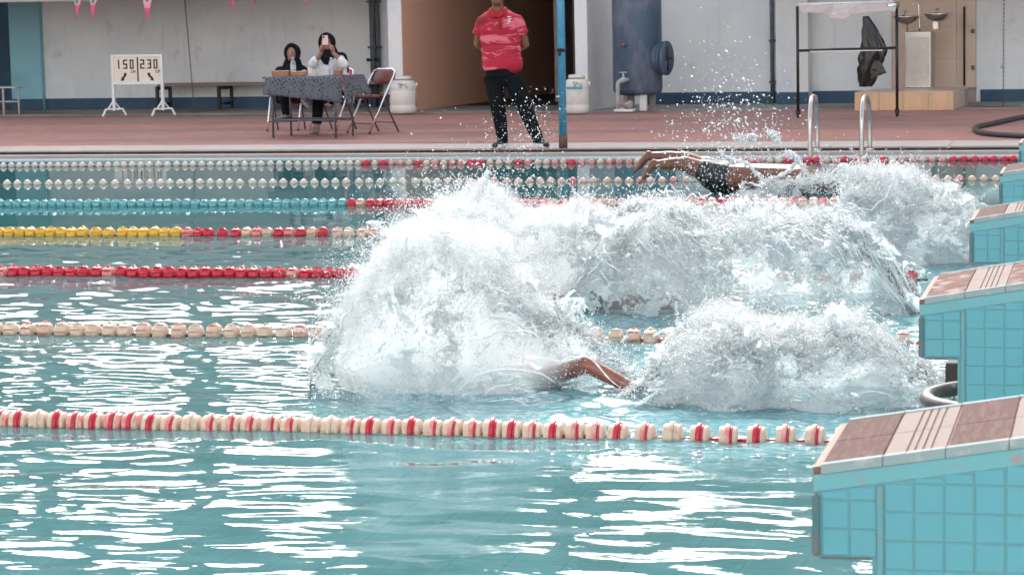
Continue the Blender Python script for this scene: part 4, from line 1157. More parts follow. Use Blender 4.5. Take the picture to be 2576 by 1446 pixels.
def batik():
    m = bpy.data.materials.new('grey_batik_cloth'); m.use_nodes = True; t = m.node_tree; L = t.links; b = t.nodes['Principled BSDF']
    src = t.nodes.new('ShaderNodeTexCoord').outputs['Object']
    sw = t.nodes.new('ShaderNodeMapping'); sw.inputs['Rotation'].default_value = (0, .6, 0); L.new(src, sw.inputs[0])
    v = t.nodes.new('ShaderNodeTexVoronoi'); v.inputs['Scale'].default_value = 24; v.inputs['Randomness'].default_value = .25; L.new(sw.outputs[0], v.inputs['Vector'])
    n = ntex(t, src, 40, 3)
    c = mixcol(t, rng(t, v.outputs['Distance'], .28, .36), (.018, .02, .028), (.115, .12, .14))
    c = mixcol(t, rng(t, n, .5, .62, 0, .6), c, (.045, .048, .058))
    L.new(c, b.inputs['Base Color']); b.inputs['Roughness'].default_value = .85
    return m
M['batik'] = batik()
def cloth():
    bm = bmesh.new(); zt = TH+.004
    x0, x1 = tp(662, 205, -.07).x, tp(860, 200, -.07).x
    y0, y1 = -.07, TD+.06
    # top, front drop, right drop as one sheet
    nx = 60; top = []
    xs_ = [x0+.035+(x1-x0-.035)*i/nx for i in range(nx+1)]
    def drop(x):
        u = (x-x0)/(x1-x0); return .20+.13*max(0, u-.25)/.75+.02*math.sin(u*5)
    rows = []
    rows.append([(x, y1, zt) for x in xs_]); rows.append([(x, y0+.01, zt) for x in xs_]); 
    for j in range(1, 9):
        t = j/8
        rows.append([(x-(.035*t*(1-(x-x0)/(x1-x0))**4), y0-.012-.035*t*(.6+.4*math.sin(x*24+1)+.25*math.sin(x*51)), zt-.006-(drop(x))*t) for x in xs_])
    G = [[bm.verts.new(p) for p in r] for r in rows]
    for a, b in zip(G, G[1:]):
        for i in range(nx): bm.faces.new((a[i], b[i], b[i+1], a[i+1]))
    # right side drop
    ny = 14; R = []
    for j in range(9):
        t = j/8
        R.append([(x1+.006+.04*t*(1+.5*math.sin(k*1.3))+.08*t*k/ny, y0+.01+(y1-y0-.01)*k/ny-.02*t, zt-(.30-.08*math.sin(k/ny*2.6))*t) for k in range(ny+1)])
    G = [[bm.verts.new(p) for p in r] for r in R]
    for a, b in zip(G, G[1:]):
        for i in range(ny): bm.faces.new((a[i], b[i], b[i+1], a[i+1]))
    bmesh.ops.remove_doubles(bm, verts=bm.verts, dist=.012)
    bmesh.ops.recalc_face_normals(bm, faces=bm.faces)
    o = obj('tablecloth', bm, M['batik'], None, True, loc=tuple(Tf)); o.rotation_euler = (0, 0, TA)
    s = o.modifiers.new('thick', 'SOLIDIFY'); s.thickness = .002
    setp(o, 'grey and black batik patterned cloth draped over the judges table', 'tablecloth')
cloth()
def on_table(o, loc, rz=0): o.location = tuple((Matrix.Translation(Vector(Tf)) @ Matrix.Rotation(TA, 4, 'Z')) @ Vector(loc)); o.rotation_euler = (0, 0, TA+rz); return o
ZT = TH+.0075
M['card'] = mat('brown_cardboard', (.34, .155, .10), .7); M['card_lid'] = mat('pale_cardboard', (.62, .42, .24), .6)
for i, (x, y, w, h, dy, lab) in enumerate(((703, 185, 50, 14, .03, 'left brown cardboard food box with a pale lid on the table edge'), (747, 186, 40, 12, .0, 'brown cardboard food box beside the left water bottle'), (843, 183, 22, 14, .10, 'brown cardboard box behind the right water bottle'), (722, 183, 26, 9, .22, 'low brown box at the back of the table with a white paper on it'))):
    c = tp(x, y, dy); e = on_table(empty('food_box', label=lab, cat='box', group='cardboard food boxes on the table'), (c.x, c.y+.05, ZT), .05*i)
    W2 = w*kt/2; boxm('box', (-W2, W2, -.04, .07, 0, h*kt-.004), M['card'], e, bev=.002); boxm('lid', (-W2-.001, W2+.001, -.041, .071, h*kt-.004, h*kt), M['card_lid'] if i != 3 else M['white'], e)
for i, (x, y, w, d, dy) in enumerate(((785, 185, .24, .16, .05), (822, 184, .18, .2, .12))):
    c = tp(x, y, dy); o = boxm('paper', (-w/2, w/2, -d/2, d/2, 0, .003), M['white']); on_table(o, (c.x, .14+.2*i, ZT), .1+.3*i); setp(o, ('white paper sheets lying in the middle of the table', 'second white paper sheet at the back right of the table')[i], 'paper', 'papers on the table')
M['clearp'] = mat('clear_plastic', (.78, .80, .82), .12, var=.03, Transmission_Weight=.75, IOR=1.2)
M['cap'] = mat('light_blue_cap', (.25, .55, .62), .4); M['blabel'] = mat('bottle_label', (.55, .52, .62), .5, col2=(.25, .2, .4), c2=.55, scale=60)
for i, (x, y0_, lab) in enumerate(((738, 137, 'clear water bottle with a light blue cap at the left of the table'), (834, 139, 'clear water bottle with a light blue cap in front of the woman in white'))):
    c = tp(x, 186, .06); e = on_table(empty('water_bottle', label=lab, cat='bottle', group='water bottles on the table'), (c.x, .06, ZT))
    h = (185-y0_)*kt*1.02; r = .033
    bm = bmesh.new(); lathe(bm, [(r*.8, 0), (r, .012), (r, h*.30), (r*.92, h*.34), (r, h*.38), (r, h*.60), (r*.85, h*.74), (r*.42, h*.90), (r*.40, h*.93)], 20); obj('bottle', bm, M['clearp'], e, True)
    bm = bmesh.new(); lathe(bm, [(r*.46, h*.93), (r*.46, h*.985), (r*.40, h)], 14); obj('cap', bm, M['cap'], e, True)
    bm = bmesh.new(); lathe(bm, [(r*1.01, h*.36), (r*1.012, h*.37), (r*1.012, h*.56), (r*1.01, h*.57)], 20); obj('label_wrap', bm, M['blabel'], e, True)

# --- folding chairs
M['vinyl_red'] = mat('red_vinyl', (.60, .06, .10), .5); M['vinyl_brown'] = mat('brown_vinyl', (.15, .04, .03), .4, var=.2); M['chair_leg'] = mat('brown_metal', (.16, .11, .09), .4, .6)
def chair(x, y, rz, vin, label, legm=None):
    e = empty('folding_chair', tuple(gz(x, y, DZ)), rz, label=label, cat='chair', group='folding chairs round the judges table')
    w = .20; ch_ = M['chrome']; legm = legm or M['chair_leg']
    # the long frame: an inverted U from front feet up over the backrest; local -y is the front
    P = [(-w, -.24, .01), (-w, .02, .44), (-w, .19, .69), (-w*.92, .225, .745), (-w*.6, .235, .77), (w*.6, .235, .77), (w*.92, .225, .745), (w, .19, .69), (w, .02, .44), (w, -.24, .01)]
    tubem('long_frame', P, .0125, ch_, e, 8)
    for s in (-1, 1):
        tubem('rear_leg', [(s*(w-.022), .26, .01), (s*(w-.022), .02, .43), (s*(w-.022), -.02, .50)], .0105, legm, e, 8)
        bm = bmesh.new(); ball(bm, (s*w, -.24, .012), .017, 1); ball(bm, (s*(w-.022), .26, .012), .015, 1); obj('foot_cap', bm, M['black'], e)
    for a in ((-.20, .06, ), (.21, .075)):
        pass
    tubem('cross_rod', [(-w, -.175, .12), (w, -.175, .12)], .008, legm, e, 6); tubem('cross_rod', [(-w+.02, .20, .12), (w-.02, .20, .12)], .008, legm, e, 6)
    bm = bmesh.new(); r = bmesh.ops.create_cube(bm, size=1)
    for v in r['verts']: v.co = Vector((v.co.x*.36, v.co.y*.38-.03, v.co.z*.035+.445))
    bmesh.ops.bevel(bm, geom=bm.edges[:]+bm.verts[:], offset=.015, segments=3, affect='EDGES'); obj('seat', bm, vin, e, True)
    bm = bmesh.new(); n = 28; r_ = []
    for (sc_, off) in ((.001, -.022), (.8, -.020), (1, -.006), (1, .012), (.8, .02), (.001, .022)):
        ring = []
        for i in range(n):
            a = 2*PI*i/n; cx, cz = math.cos(a), math.sin(a)
            X_ = w*.93*np.sign(cx)*abs(cx)**.75*sc_; Z_ = (.092)*np.sign(cz)*abs(cz)**.75*sc_
            ring.append(bm.verts.new((X_, (.192)+off+Z_*.35-.03*(1-(X_/w)**2)+.03, (.68)+Z_)))
        r_.append(ring)
    for a, b in zip(r_, r_[1:]):
        for i in range(n): bm.faces.new((a[i], a[(i+1) % n], b[(i+1) % n], b[i]))
    bmesh.ops.remove_doubles(bm, verts=bm.verts, dist=.0005); bmesh.ops.recalc_face_normals(bm, faces=bm.faces); obj('backrest', bm, vin, e, True)
    return e
chair(938, 334, math.radians(-30), M['vinyl_brown'], 'empty brown vinyl folding chair standing askew right of the table')
chair(838, 328, math.radians(-14), M['vinyl_red'], 'folding chair with a red back behind the woman in white')
chair(722, 328, math.radians(6), M['vinyl_brown'], 'folding chair under the woman in the black headscarf at the left')

# --- seated women
Y1 = 28.55
def seated(label, cx, head, shoulders, ywaist, top_mat, Y, headscarf_front, phone=False):
    base = Vector(gz(cx, 333, DZ)); base = Vector((at(cx, 333, Y)[0], Y, DZ))
    e = empty('person', tuple(base), label=label, cat='person')
    def q(x, y, dy=0.0): return Vector(at(x, y, Y+dy))-base
    return e, q
kf = Y1/FPX
# woman in black, left
e, q = seated('seated woman in a black headscarf and dark cape looking over the table', 728, None, None, None, None, Y1, None)
hc = q(736, 136, -.02)
def wb1(bm):
    ball(bm, hc, (.072, .088, .098), 3); ball(bm, hc+Vector((0, -.035, -.05)), (.05, .055, .045), 3)
    ball(bm, hc+Vector((.003, -.092, -.012)), (.012, .016, .018), 2); ball(bm, hc+Vector((.003, -.085, -.045)), (.022, .010, .008), 2)
    for s in (-1, 1): ball(bm, hc+Vector((s*.028, -.080, .012)), (.014, .010, .007), 2); ball(bm, hc+Vector((s*.072, 0, 0)), (.010, .02, .028), 2)
    capsule(bm, hc+Vector((0, .01, -.08)), q(733, 175), .05, .055)
    capsule(bm, q(712, 180), q(754, 182), .06, .06); capsule(bm, q(733, 190), q(733, 250, .05), .11, .12)
    for s, sh, el, wr in ((-1, (703, 182), (694, 215), (715, 196)), (1, (762, 184), (772, 214), (756, 196))):
        capsule(bm, q(*sh), q(*el, -.05), .045, .036); w_ = q(*wr, -.34); capsule(bm, q(*el, -.05), w_, .034, .025)
        fingers(bm, w_, (-s*.3, -1, .1), (1, 0, 0), (0, 0, -1), .85, .3)
    capsule(bm, q(722, 245, -.02), q(718, 250, -.38), .075, .055); capsule(bm, q(718, 250, -.38), q(722, 292, -.34), .05, .034)
    capsule(bm, q(748, 243, -.02), q(752, 242, -.38), .075, .055); capsule(bm, q(752, 242, -.38), q(768, 258, -.55), .05, .034)
melt('body', wb1, .008, M['skin2'], e, 4)
bm = bmesh.new()
for s in (-1, 1):
    ball(bm, hc+Vector((s*.028, -.089, .012)), (.0075, .004, .0045), 1); ball(bm, hc+Vector((s*.028, -.087, .030)), (.014, .004, .003), 1)
obj('eyes_and_brows', bm, M['ink'], e)
def hij1(bm):
    # hood leaving the face open, falling on the shoulders
    for a in np.linspace(-.25*PI, 1.25*PI, 17):
        c = hc+Vector((.078*math.cos(a), -.030, .012+.100*math.sin(a))); ball(bm, c, (.024, .04, .024), 2)
    ball(bm, hc+Vector((0, .03, .012)), (.094, .092, .112), 3)
    capsule(bm, hc+Vector((-.06, .0, -.08)), q(716, 182, -.02), .045, .05); capsule(bm, hc+Vector((.06, 0, -.08)), q(755, 178, -.02), .04, .05)
    capsule(bm, hc+Vector((-.06, -.03, -.09)), hc+Vector((.06, -.03, -.09)), .028, .028)
    capsule(bm, q(733, 172, -.03), q(733, 200, -.06), .075, .10)
    capsule(bm, q(703, 180, .0), q(760, 178, 0), .062, .07)
    capsule(bm, q(703, 182, 0), q(695, 215, -.02), .062, .06); capsule(bm, q(764, 180, 0), q(776, 196, -.02), .05, .03)
melt('headscarf', hij1, .008, M['hijab'], e, 3)
def slv(bm):
    capsule(bm, q(764, 186, -.03), q(774, 215, -.07), .058, .05); capsule(bm, q(774, 215, -.07), q(760, 198, -.28), .045, .036)
melt('pale_sleeve', slv, .008, mat('pale_grey_cloth', (.42, .41, .44), .8), e, 3)
def tr1(bm):
    capsule(bm, q(720, 240, .02), q(748, 240, .02), .11, .11)
    capsule(bm, q(722, 243, -.02), q(717, 249, -.38), .090, .070); tube(bm, [q(717, 248, -.38), q(720, 270, -.36), q(721, 289, -.34)], [.070, .062, .055], 14)
    capsule(bm, q(748, 241, -.02), q(752, 240, -.38), .090, .068); capsule(bm, q(752, 240, -.38), q(764, 252, -.50), .064, .052)
    capsule(bm, q(706, 232, .06), q(703, 252, .1), .06, .05)
melt('trousers', tr1, .009, M['cloth_black'], e, 2)
a = q(726, 296, -.36); b = q(700, 300, -.5)
def sh(bm):
    for t, r, h in ((0, .040, .045), (.3, .042, .045), (.6, .042, .036), (.9, .038, .028)): ball(bm, a.lerp(b, t), (r, r, h), 2)
melt('shoe', sh, .006, M['shoe'], e, 3)
a2 = q(765, 254, -.60); b2 = q(779, 270, -.68)
def sh(bm):
    for t, r, h in ((-.1, .038, .045), (.3, .042, .042), (.6, .042, .036), (.95, .036, .030)): ball(bm, a2.lerp(b2, t), (r, r, h), 2)
melt('shoe', sh, .006, M['shoe'], e, 3)
# woman in white with a phone, right
e2, q = seated('seated woman in a black headscarf and white shirt filming with a phone held up', 826, None, None, None, None, Y1, None)
hc = q(823, 110, 0)
hR, hL = q(806, 122, -.25), q(837, 122, -.25)
def wb2(bm):
    ball(bm, hc, (.074, .09, .10), 3); ball(bm, hc+Vector((0, -.035, -.05)), (.05, .055, .045), 3); ball(bm, hc+Vector((0, -.095, -.012)), (.012, .016, .018), 2)
    ball(bm, hc+Vector((0, -.086, -.045)), (.022, .010, .008), 2)
    for s in (-1, 1): ball(bm, hc+Vector((s*.028, -.082, .012)), (.014, .010, .007), 2); ball(bm, hc+Vector((s*.074, 0, 0)), (.010, .02, .028), 2)
    capsule(bm, hc+Vector((0, .01, -.08)), q(824, 155), .05, .055)
    capsule(bm, q(800, 158), q(850, 156), .06, .06); capsule(bm, q(825, 165), q(826, 245, .05), .11, .12)
    for sh, el, w_ in (((795, 160), (787, 162), hR), ((858, 158), (868, 165), hL)):
        e_ = q(sh[0]*.3+el[0]*.7, 160 if el[0] < 800 else 160, -.20)
        capsule(bm, q(*sh), e_, .045, .036); wr = w_+Vector((0, .02, -.06)); capsule(bm, e_, wr, .036, .026)
        s = 1 if el[0] < 800 else -1
        fingers(bm, wr, (s*.25, -.1, 1), (0, 1, 0), (s, 0, 0), .92, .75)
    capsule(bm, q(812, 245, -.02), q(802, 248, -.38), .08, .058); capsule(bm, q(802, 248, -.38), q(797, 322, -.42), .052, .034)
    capsule(bm, q(840, 243, -.02), q(850, 246, -.36), .08, .058); capsule(bm, q(850, 246, -.36), q(852, 270, -.45), .05, .034)
melt('body', wb2, .008, M['skin2'], e2, 4)
def hij2(bm):
    for a in np.linspace(-.25*PI, 1.25*PI, 17):
        ball(bm, hc+Vector((.082*math.cos(a), -.030, .012+.104*math.sin(a))), (.024, .04, .024), 2)
    ball(bm, hc+Vector((0, .03, .012)), (.098, .094, .116), 3)
    capsule(bm, hc+Vector((0, -.05, -.12)), q(822, 152, -.12), .062, .062); ball(bm, q(822, 146, -.09), (.085, .07, .07), 2)
    capsule(bm, hc+Vector((.06, .02, -.06)), q(850, 143, .02), .045, .03)
melt('headscarf', hij2, .008, M['hijab'], e2, 3)
def ws(bm):
    capsule(bm, q(800, 160), q(850, 157), .082, .085); capsule(bm, q(824, 170, -.01), q(826, 240, .03), .135, .14)
    capsule(bm, q(795, 160), q(788, 160, -.18), .072, .060); capsule(bm, q(856, 158), q(864, 162, -.18), .075, .062)
    capsule(bm, q(788, 160, -.18), q(792, 152, -.21), .058, .05); capsule(bm, q(864, 162, -.18), q(858, 152, -.21), .058, .05)
    capsule(bm, q(788, 162, -.12), q(786, 184, -.12), .055, .06); capsule(bm, q(862, 165, -.1), q(868, 186, -.08), .06, .055)
melt('white_shirt', ws, .009, M['shirt_white'], e2, 3)
tubem('bag_strap', bspl([q(836, 146, -.06), q(852, 136, -.03), q(866, 138, -.03), q(872, 152, -.05), q(874, 172, -.10), q(874, 184, -.10)], 5), [.018]*26, M['hijab'], e2, 8)
def tr2(bm):
    capsule(bm, q(812, 242, .02), q(842, 240, .02), .12, .12)
    capsule(bm, q(812, 244, -.02), q(802, 248, -.38), .092, .074); tube(bm, [q(802, 247, -.38), q(799, 280, -.40), q(797, 312, -.42)], [.074, .068, .060], 14)
    capsule(bm, q(840, 242, -.02), q(850, 244, -.36), .092, .070); capsule(bm, q(850, 244, -.36), q(852, 258, -.42), .064, .055)
melt('trousers', tr2, .009, M['cloth_black'], e2, 2)
a = q(797, 328, -.40); zf = a.z
def sh(bm):
    for t, r, h in ((0, .042, .055), (.3, .045, .05), (.6, .046, .042), (.9, .042, .034)): ball(bm, a+Vector((-.02*t, -.17*t, -.008*t+.0)), (r, r, h), 2)
melt('shoe', sh, .006, M['shoe'], e2, 3)
a3 = q(850, 268, -.48)
def sh(bm):
    for t, r, h in ((0, .042, .05), (.35, .045, .046), (.7, .044, .040), (1, .040, .034)): ball(bm, a3+Vector((-.01*t+.0, -.12*t, -.09*t)), (r, r, h), 2)
melt('shoe', sh, .006, M['shoe'], e2, 3)
# phone
pc = tuple(at(818, 101, Y1-.27))
ph = empty('phone', pc, 0, label='pale pink phone with a dark camera lens held up by the woman in white', cat='phone')
boxm('case', (-.036, .036, -.005, .005, -.062, .055), mat('pale_pink_case', (.70, .46, .42), .4), ph, bev=.003)
bm = bmesh.new(); lathe(bm, [(.012, -.009), (.013, -.0055), (.012, -.005)], 14, 'y', (-.018, 0, .035)); obj('lens', bm, M['ink'], ph, True)
# white bag hanging on the red chair
bc = at(884, 262, 28.3)
def wbag(bm): ball(bm, (0, 0, .09), (.055, .035, .07), 2); ball(bm, (-.01, 0, .03), (.05, .035, .045), 2)
bg_ = empty('handbag', tuple(bc), label='small white and grey bag hanging on the red backed chair', cat='bag')
melt('pouch', wbag, .008, mat('pale_bag', (.5, .49, .5), .7, col2=(.15, .15, .17), c2=.52, scale=14), bg_, 3)
tubem('strap', bspl([(.03, 0, .14), (.045, 0, .25), (.03, 0, .36)], 4), .008, M['white'], bg_, 6)
# ------------------------------------------------------------------ swimmers
def swimmer(label, J, suit_m, Y, skin='skinwet', hair=True, fat=1.0):
    """J: joint -> (photo x, photo y, dy)"""
    hip = J['hip']; base = Vector(at(hip[0], hip[1], Y)); base.z = 0
    e = empty('person', tuple(base), label=label, cat='person')
    P = {k: Vector(at(v[0], v[1], Y+(v[2] if len(v) > 2 else 0)))-base for k, v in J.items()}
    def body(bm):
        ax = (P['neck']-P['hip']).normalized()
        H = P['head']
        ball(bm, H, (.098, .078, .098), 3); ball(bm, H+ax*.07+Vector((0, -.0, -.03)), (.05, .05, .05), 2); ball(bm, H+ax*.05+Vector((0, 0, -.09)), (.02, .018, .02), 2)
        for s in (-1, 1): ball(bm, H+Vector((0, s*.078, 0)), (.026, .01, .032), 2)
        capsule(bm, P['neck'], H, .058, .055)
        side = Vector((0, 1, 0))
        for s in (-1, 1):
            sh = P['neck']-ax*.05+side*s*.17; hp = P['hip']+side*s*.075
            capsule(bm, P['neck']-ax*.04, sh, .065, .066)
            capsule(bm, sh-side*s*.06, hp, .098*fat, .088*fat); capsule(bm, P['hip']+side*s*.07, P['hip']-ax*.04+side*s*.075, .098*fat, .094*fat)
            k = 'RL'[s > 0]
            if 'el'+k in P:
                capsule(bm, sh, P['el'+k], .048, .036); capsule(bm, P['el'+k], P['wr'+k], .036, .025)
                d = P['wr'+k]-P['el'+k]; sd = d.cross(Vector((0, 0, 1))); fingers(bm, P['wr'+k], d, sd, (0, 0, -1), 1, .12)
            capsule(bm, hp, P['kn'+k], .084*fat, .058*fat); capsule(bm, P['kn'+k], P['kn'+k].lerp(P['an'+k], .35), .054, .056); capsule(bm, P['kn'+k].lerp(P['an'+k], .35), P['an'+k], .056, .033)
            a, t = P['an'+k], P['to'+k]
            ball(bm, a-(t-a).normalized()*.02, (.034, .03, .034), 2)
            capsule(bm, a, a.lerp(t, .55), .034, .032); 
            n = (t-a).cross(Vector((1, 0, 0))).normalized()
            for q in range(5):
                o = Vector((0, (q-2)*.014, 0)); tube(bm, [a.lerp(t, .5)+o*.8, a.lerp(t, .85)+o, t+o-(t-a)*.03*abs(q-(0 if s < 0 else 4))], [.017, .012, .007], 7)
    melt('body', body, .009, M[skin], e, 5)
    def suit(bm):
        ax = (P['neck']-P['hip']).normalized()
        for s in (-1, 1):
            k = 'RL'[s > 0]; o = Vector((0, s*.07, 0))
            capsule(bm, P['hip']+ax*.05+o, P['hip']-ax*.05+o, .104*fat, .108*fat)
            capsule(bm, P['hip']+o, (P['hip']+o).lerp(P['kn'+k], .42), .104*fat, .088*fat)
        ball(bm, P['hip']+Vector((.02, 0, -.07*fat)), (.11*fat, .13, .09*fat), 2)
    melt('swim_shorts', suit, .009, suit_m, e, 3)
    def hr(bm): ball(bm, P['head']+Vector((-.0, 0, .016)), (.105, .086, .098), 3)
    if hair: melt('hair', hr, .010, M['suit'], e, 2)
    return e
swimmer('swimmer in black shorts leaping flat above the water, legs trailing to the left', dict(
    hip=(1812, 442, 0), neck=(2030, 452, 0), head=(2092, 486, 0),
    knR=(1722, 412, -.09), anR=(1642, 415, -.10), toR=(1607, 464, -.12), knL=(1718, 399, .08), anL=(1628, 393, .09), toL=(1591, 440, .10),
    elR=(2100, 470, -.2), wrR=(2165, 490, -.22), elL=(2105, 452, .2), wrL=(2165, 468, .2)), M['suit'], 19.6, fat=1.14)
M['skin_red'] = mat('wet_red_brown_skin', (.19, .055, .034), .25, col2=(.27, .095, .065), c2=.52, scale=5, bump=.2, bscale=16)
swimmer('nearest swimmer, red brown arms reaching into the water to the right out of the spray', dict(
    hip=(1120, 1010, .62), neck=(1350, 950, .52), head=(1410, 972, .45),
    knR=(980, 1010, .5), anR=(850, 1030, .5), toR=(800, 1040, .5), knL=(980, 1000, .65), anL=(850, 1020, .65), toL=(800, 1030, .65),
    elR=(1478, 917, -.02), wrR=(1608, 985, -.04), elL=(1470, 985, .2), wrL=(1570, 1030, .2)), M['suit'], 9.45, skin='skin_red')
swimmer('swimmer in dark navy shorts lying under the arching splash in the second lane', dict(
    hip=(1500, 785, 0), neck=(1720, 800, 0), head=(1790, 810, 0),
    knR=(1370, 775, -.08), anR=(1270, 775, -.08), toR=(1220, 790, -.08), knL=(1375, 765, .1), anL=(1285, 760, .1), toL=(1240, 770, .1),
    elR=(1850, 790, -.15), wrR=(1960, 800, -.1), elL=(1850, 775, .15), wrL=(1960, 785, .1)), mat('navy_swimwear', (.012, .018, .045), .4), 12.15)
swimmer('swimmer with only the dark wet head showing above the spray in the middle lane', dict(
    hip=(1480, 660, 0), neck=(1322, 632, 0), head=(1291, 604, 0),
    knR=(1600, 665, -.1), anR=(1720, 668, -.1), toR=(1770, 670, -.1), knL=(1600, 660, .1), anL=(1720, 663, .1), toL=(1770, 665, .1)), M['suit'], 14.7, hair=False)

# ------------------------------------------------------------------ splashes
def foam_mat(name, alpha=0.0, grey=.5, sc=1.0):
    m = bpy.data.materials.new(name); m.use_nodes = True; t = m.node_tree; N = t.nodes; L = t.links; N.clear()
    out = N.new('ShaderNodeOutputMaterial'); src = N.new('ShaderNodeTexCoord').outputs['Object']
    n1 = ntex(t, src, 9*sc, 6, None, .7); n2 = ntex(t, src, 38*sc, 5, None, .7); n3 = ntex(t, src, 4.2*sc, 5, None, .6, .4)
    col = mixcol(t, rng(t, n1, .40, .60), (.86, .885, .89), (.66, .745, .765))
    col = mixcol(t, rng(t, n2, .54, .68, 0, grey), col, (.42, .56, .58))
    col = mixcol(t, rng(t, n2, .40, .34), col, (.92, .93, .93))
    bp = N.new('ShaderNodeBump'); bp.inputs['Strength'].default_value = .9; bp.inputs['Distance'].default_value = .02; L.new(n2, bp.inputs['Height'])
    pr = N.new('ShaderNodeBsdfPrincipled'); L.new(col, pr.inputs['Base Color']); pr.inputs['Roughness'].default_value = .22; pr.inputs['IOR'].default_value = 1.33; L.new(bp.outputs[0], pr.inputs['Normal'])
    tl = N.new('ShaderNodeBsdfTranslucent'); L.new(col, tl.inputs['Color']); L.new(bp.outputs[0], tl.inputs['Normal'])
    mx = N.new('ShaderNodeMixShader'); mx.inputs[0].default_value = .55; L.new(pr.outputs[0], mx.inputs[1]); L.new(tl.outputs[0], mx.inputs[2])
    last = mx.outputs[0]
    if alpha > 0:
        tr = N.new('ShaderNodeBsdfTransparent'); m2 = N.new('ShaderNodeMixShader')
        ad = N.new('ShaderNodeMath'); ad.operation = 'MULTIPLY_ADD'; L.new(n2, ad.inputs[0]); ad.inputs[1].default_value = .45; L.new(n3, ad.inputs[2])
        c = .655+.14*(1-alpha)-.02
        L.new(rng(t, ad.outputs[0], c, c+.03, 0, .96), m2.inputs[0]); L.new(last, m2.inputs[1]); L.new(tr.outputs[0], m2.inputs[2]); last = m2.outputs[0]
    L.new(last, out.inputs[0]); return m
M['foam'] = foam_mat('foaming_water', .25)
M['foam_thin'] = foam_mat('thin_foaming_water', .75)
M['drop'] = mat('water_drop', (.86, .885, .89), .15, var=.03, Transmission_Weight=.2, IOR=1.33)
def prof(points, Y):
    """photo outline -> world X, height at distance Y"""
    P = [at(x, y, Y) for x, y in points]; return np.array([p[0] for p in P]), np.array([max(p[2], 0.0) for p in P])
def octa(C, R, stretch=None):
    """many small drops as one mesh: centres C, radii R"""
    base = np.array([[1, 0, 0], [-1, 0, 0], [0, 1, 0], [0, -1, 0], [0, 0, 1], [0, 0, -1]], float)
    F = np.array([[0, 2, 4], [2, 1, 4], [1, 3, 4], [3, 0, 4], [2, 0, 5], [1, 2, 5], [3, 1, 5], [0, 3, 5]])
    n = len(C)
    ax = RNG.normal(size=(n, 3)); ax /= np.linalg.norm(ax, axis=1)[:, None]
    b2 = np.cross(ax, RNG.normal(size=(n, 3))); b2 /= np.linalg.norm(b2, axis=1)[:, None]; b3 = np.cross(ax, b2)
    st = 1+RNG.exponential(.45, n)
    V = C[:, None]+R[:, None, None]*(base[None, :, 0:1]*ax[:, None]*st[:, None, None]+base[None, :, 1:2]*b2[:, None]+base[None, :, 2:3]*b3[:, None])
    return V.reshape(-1, 3), (F[None]+6*np.arange(n)[:, None, None]).reshape(-1, 3)
def mist_mat(d):
    m = bpy.data.materials.new('mist_of_fine_drops'); m.use_nodes = True; t = m.node_tree; t.nodes.clear()
    o = t.nodes.new('ShaderNodeOutputMaterial'); v = t.nodes.new('ShaderNodeVolumePrincipled'); v.inputs['Color'].default_value = (.985, .99, .995, 1)
    v.inputs['Density'].default_value = d; v.inputs['Anisotropy'].default_value = .2; t.links.new(v.outputs[0], o.inputs['Volume']); return m
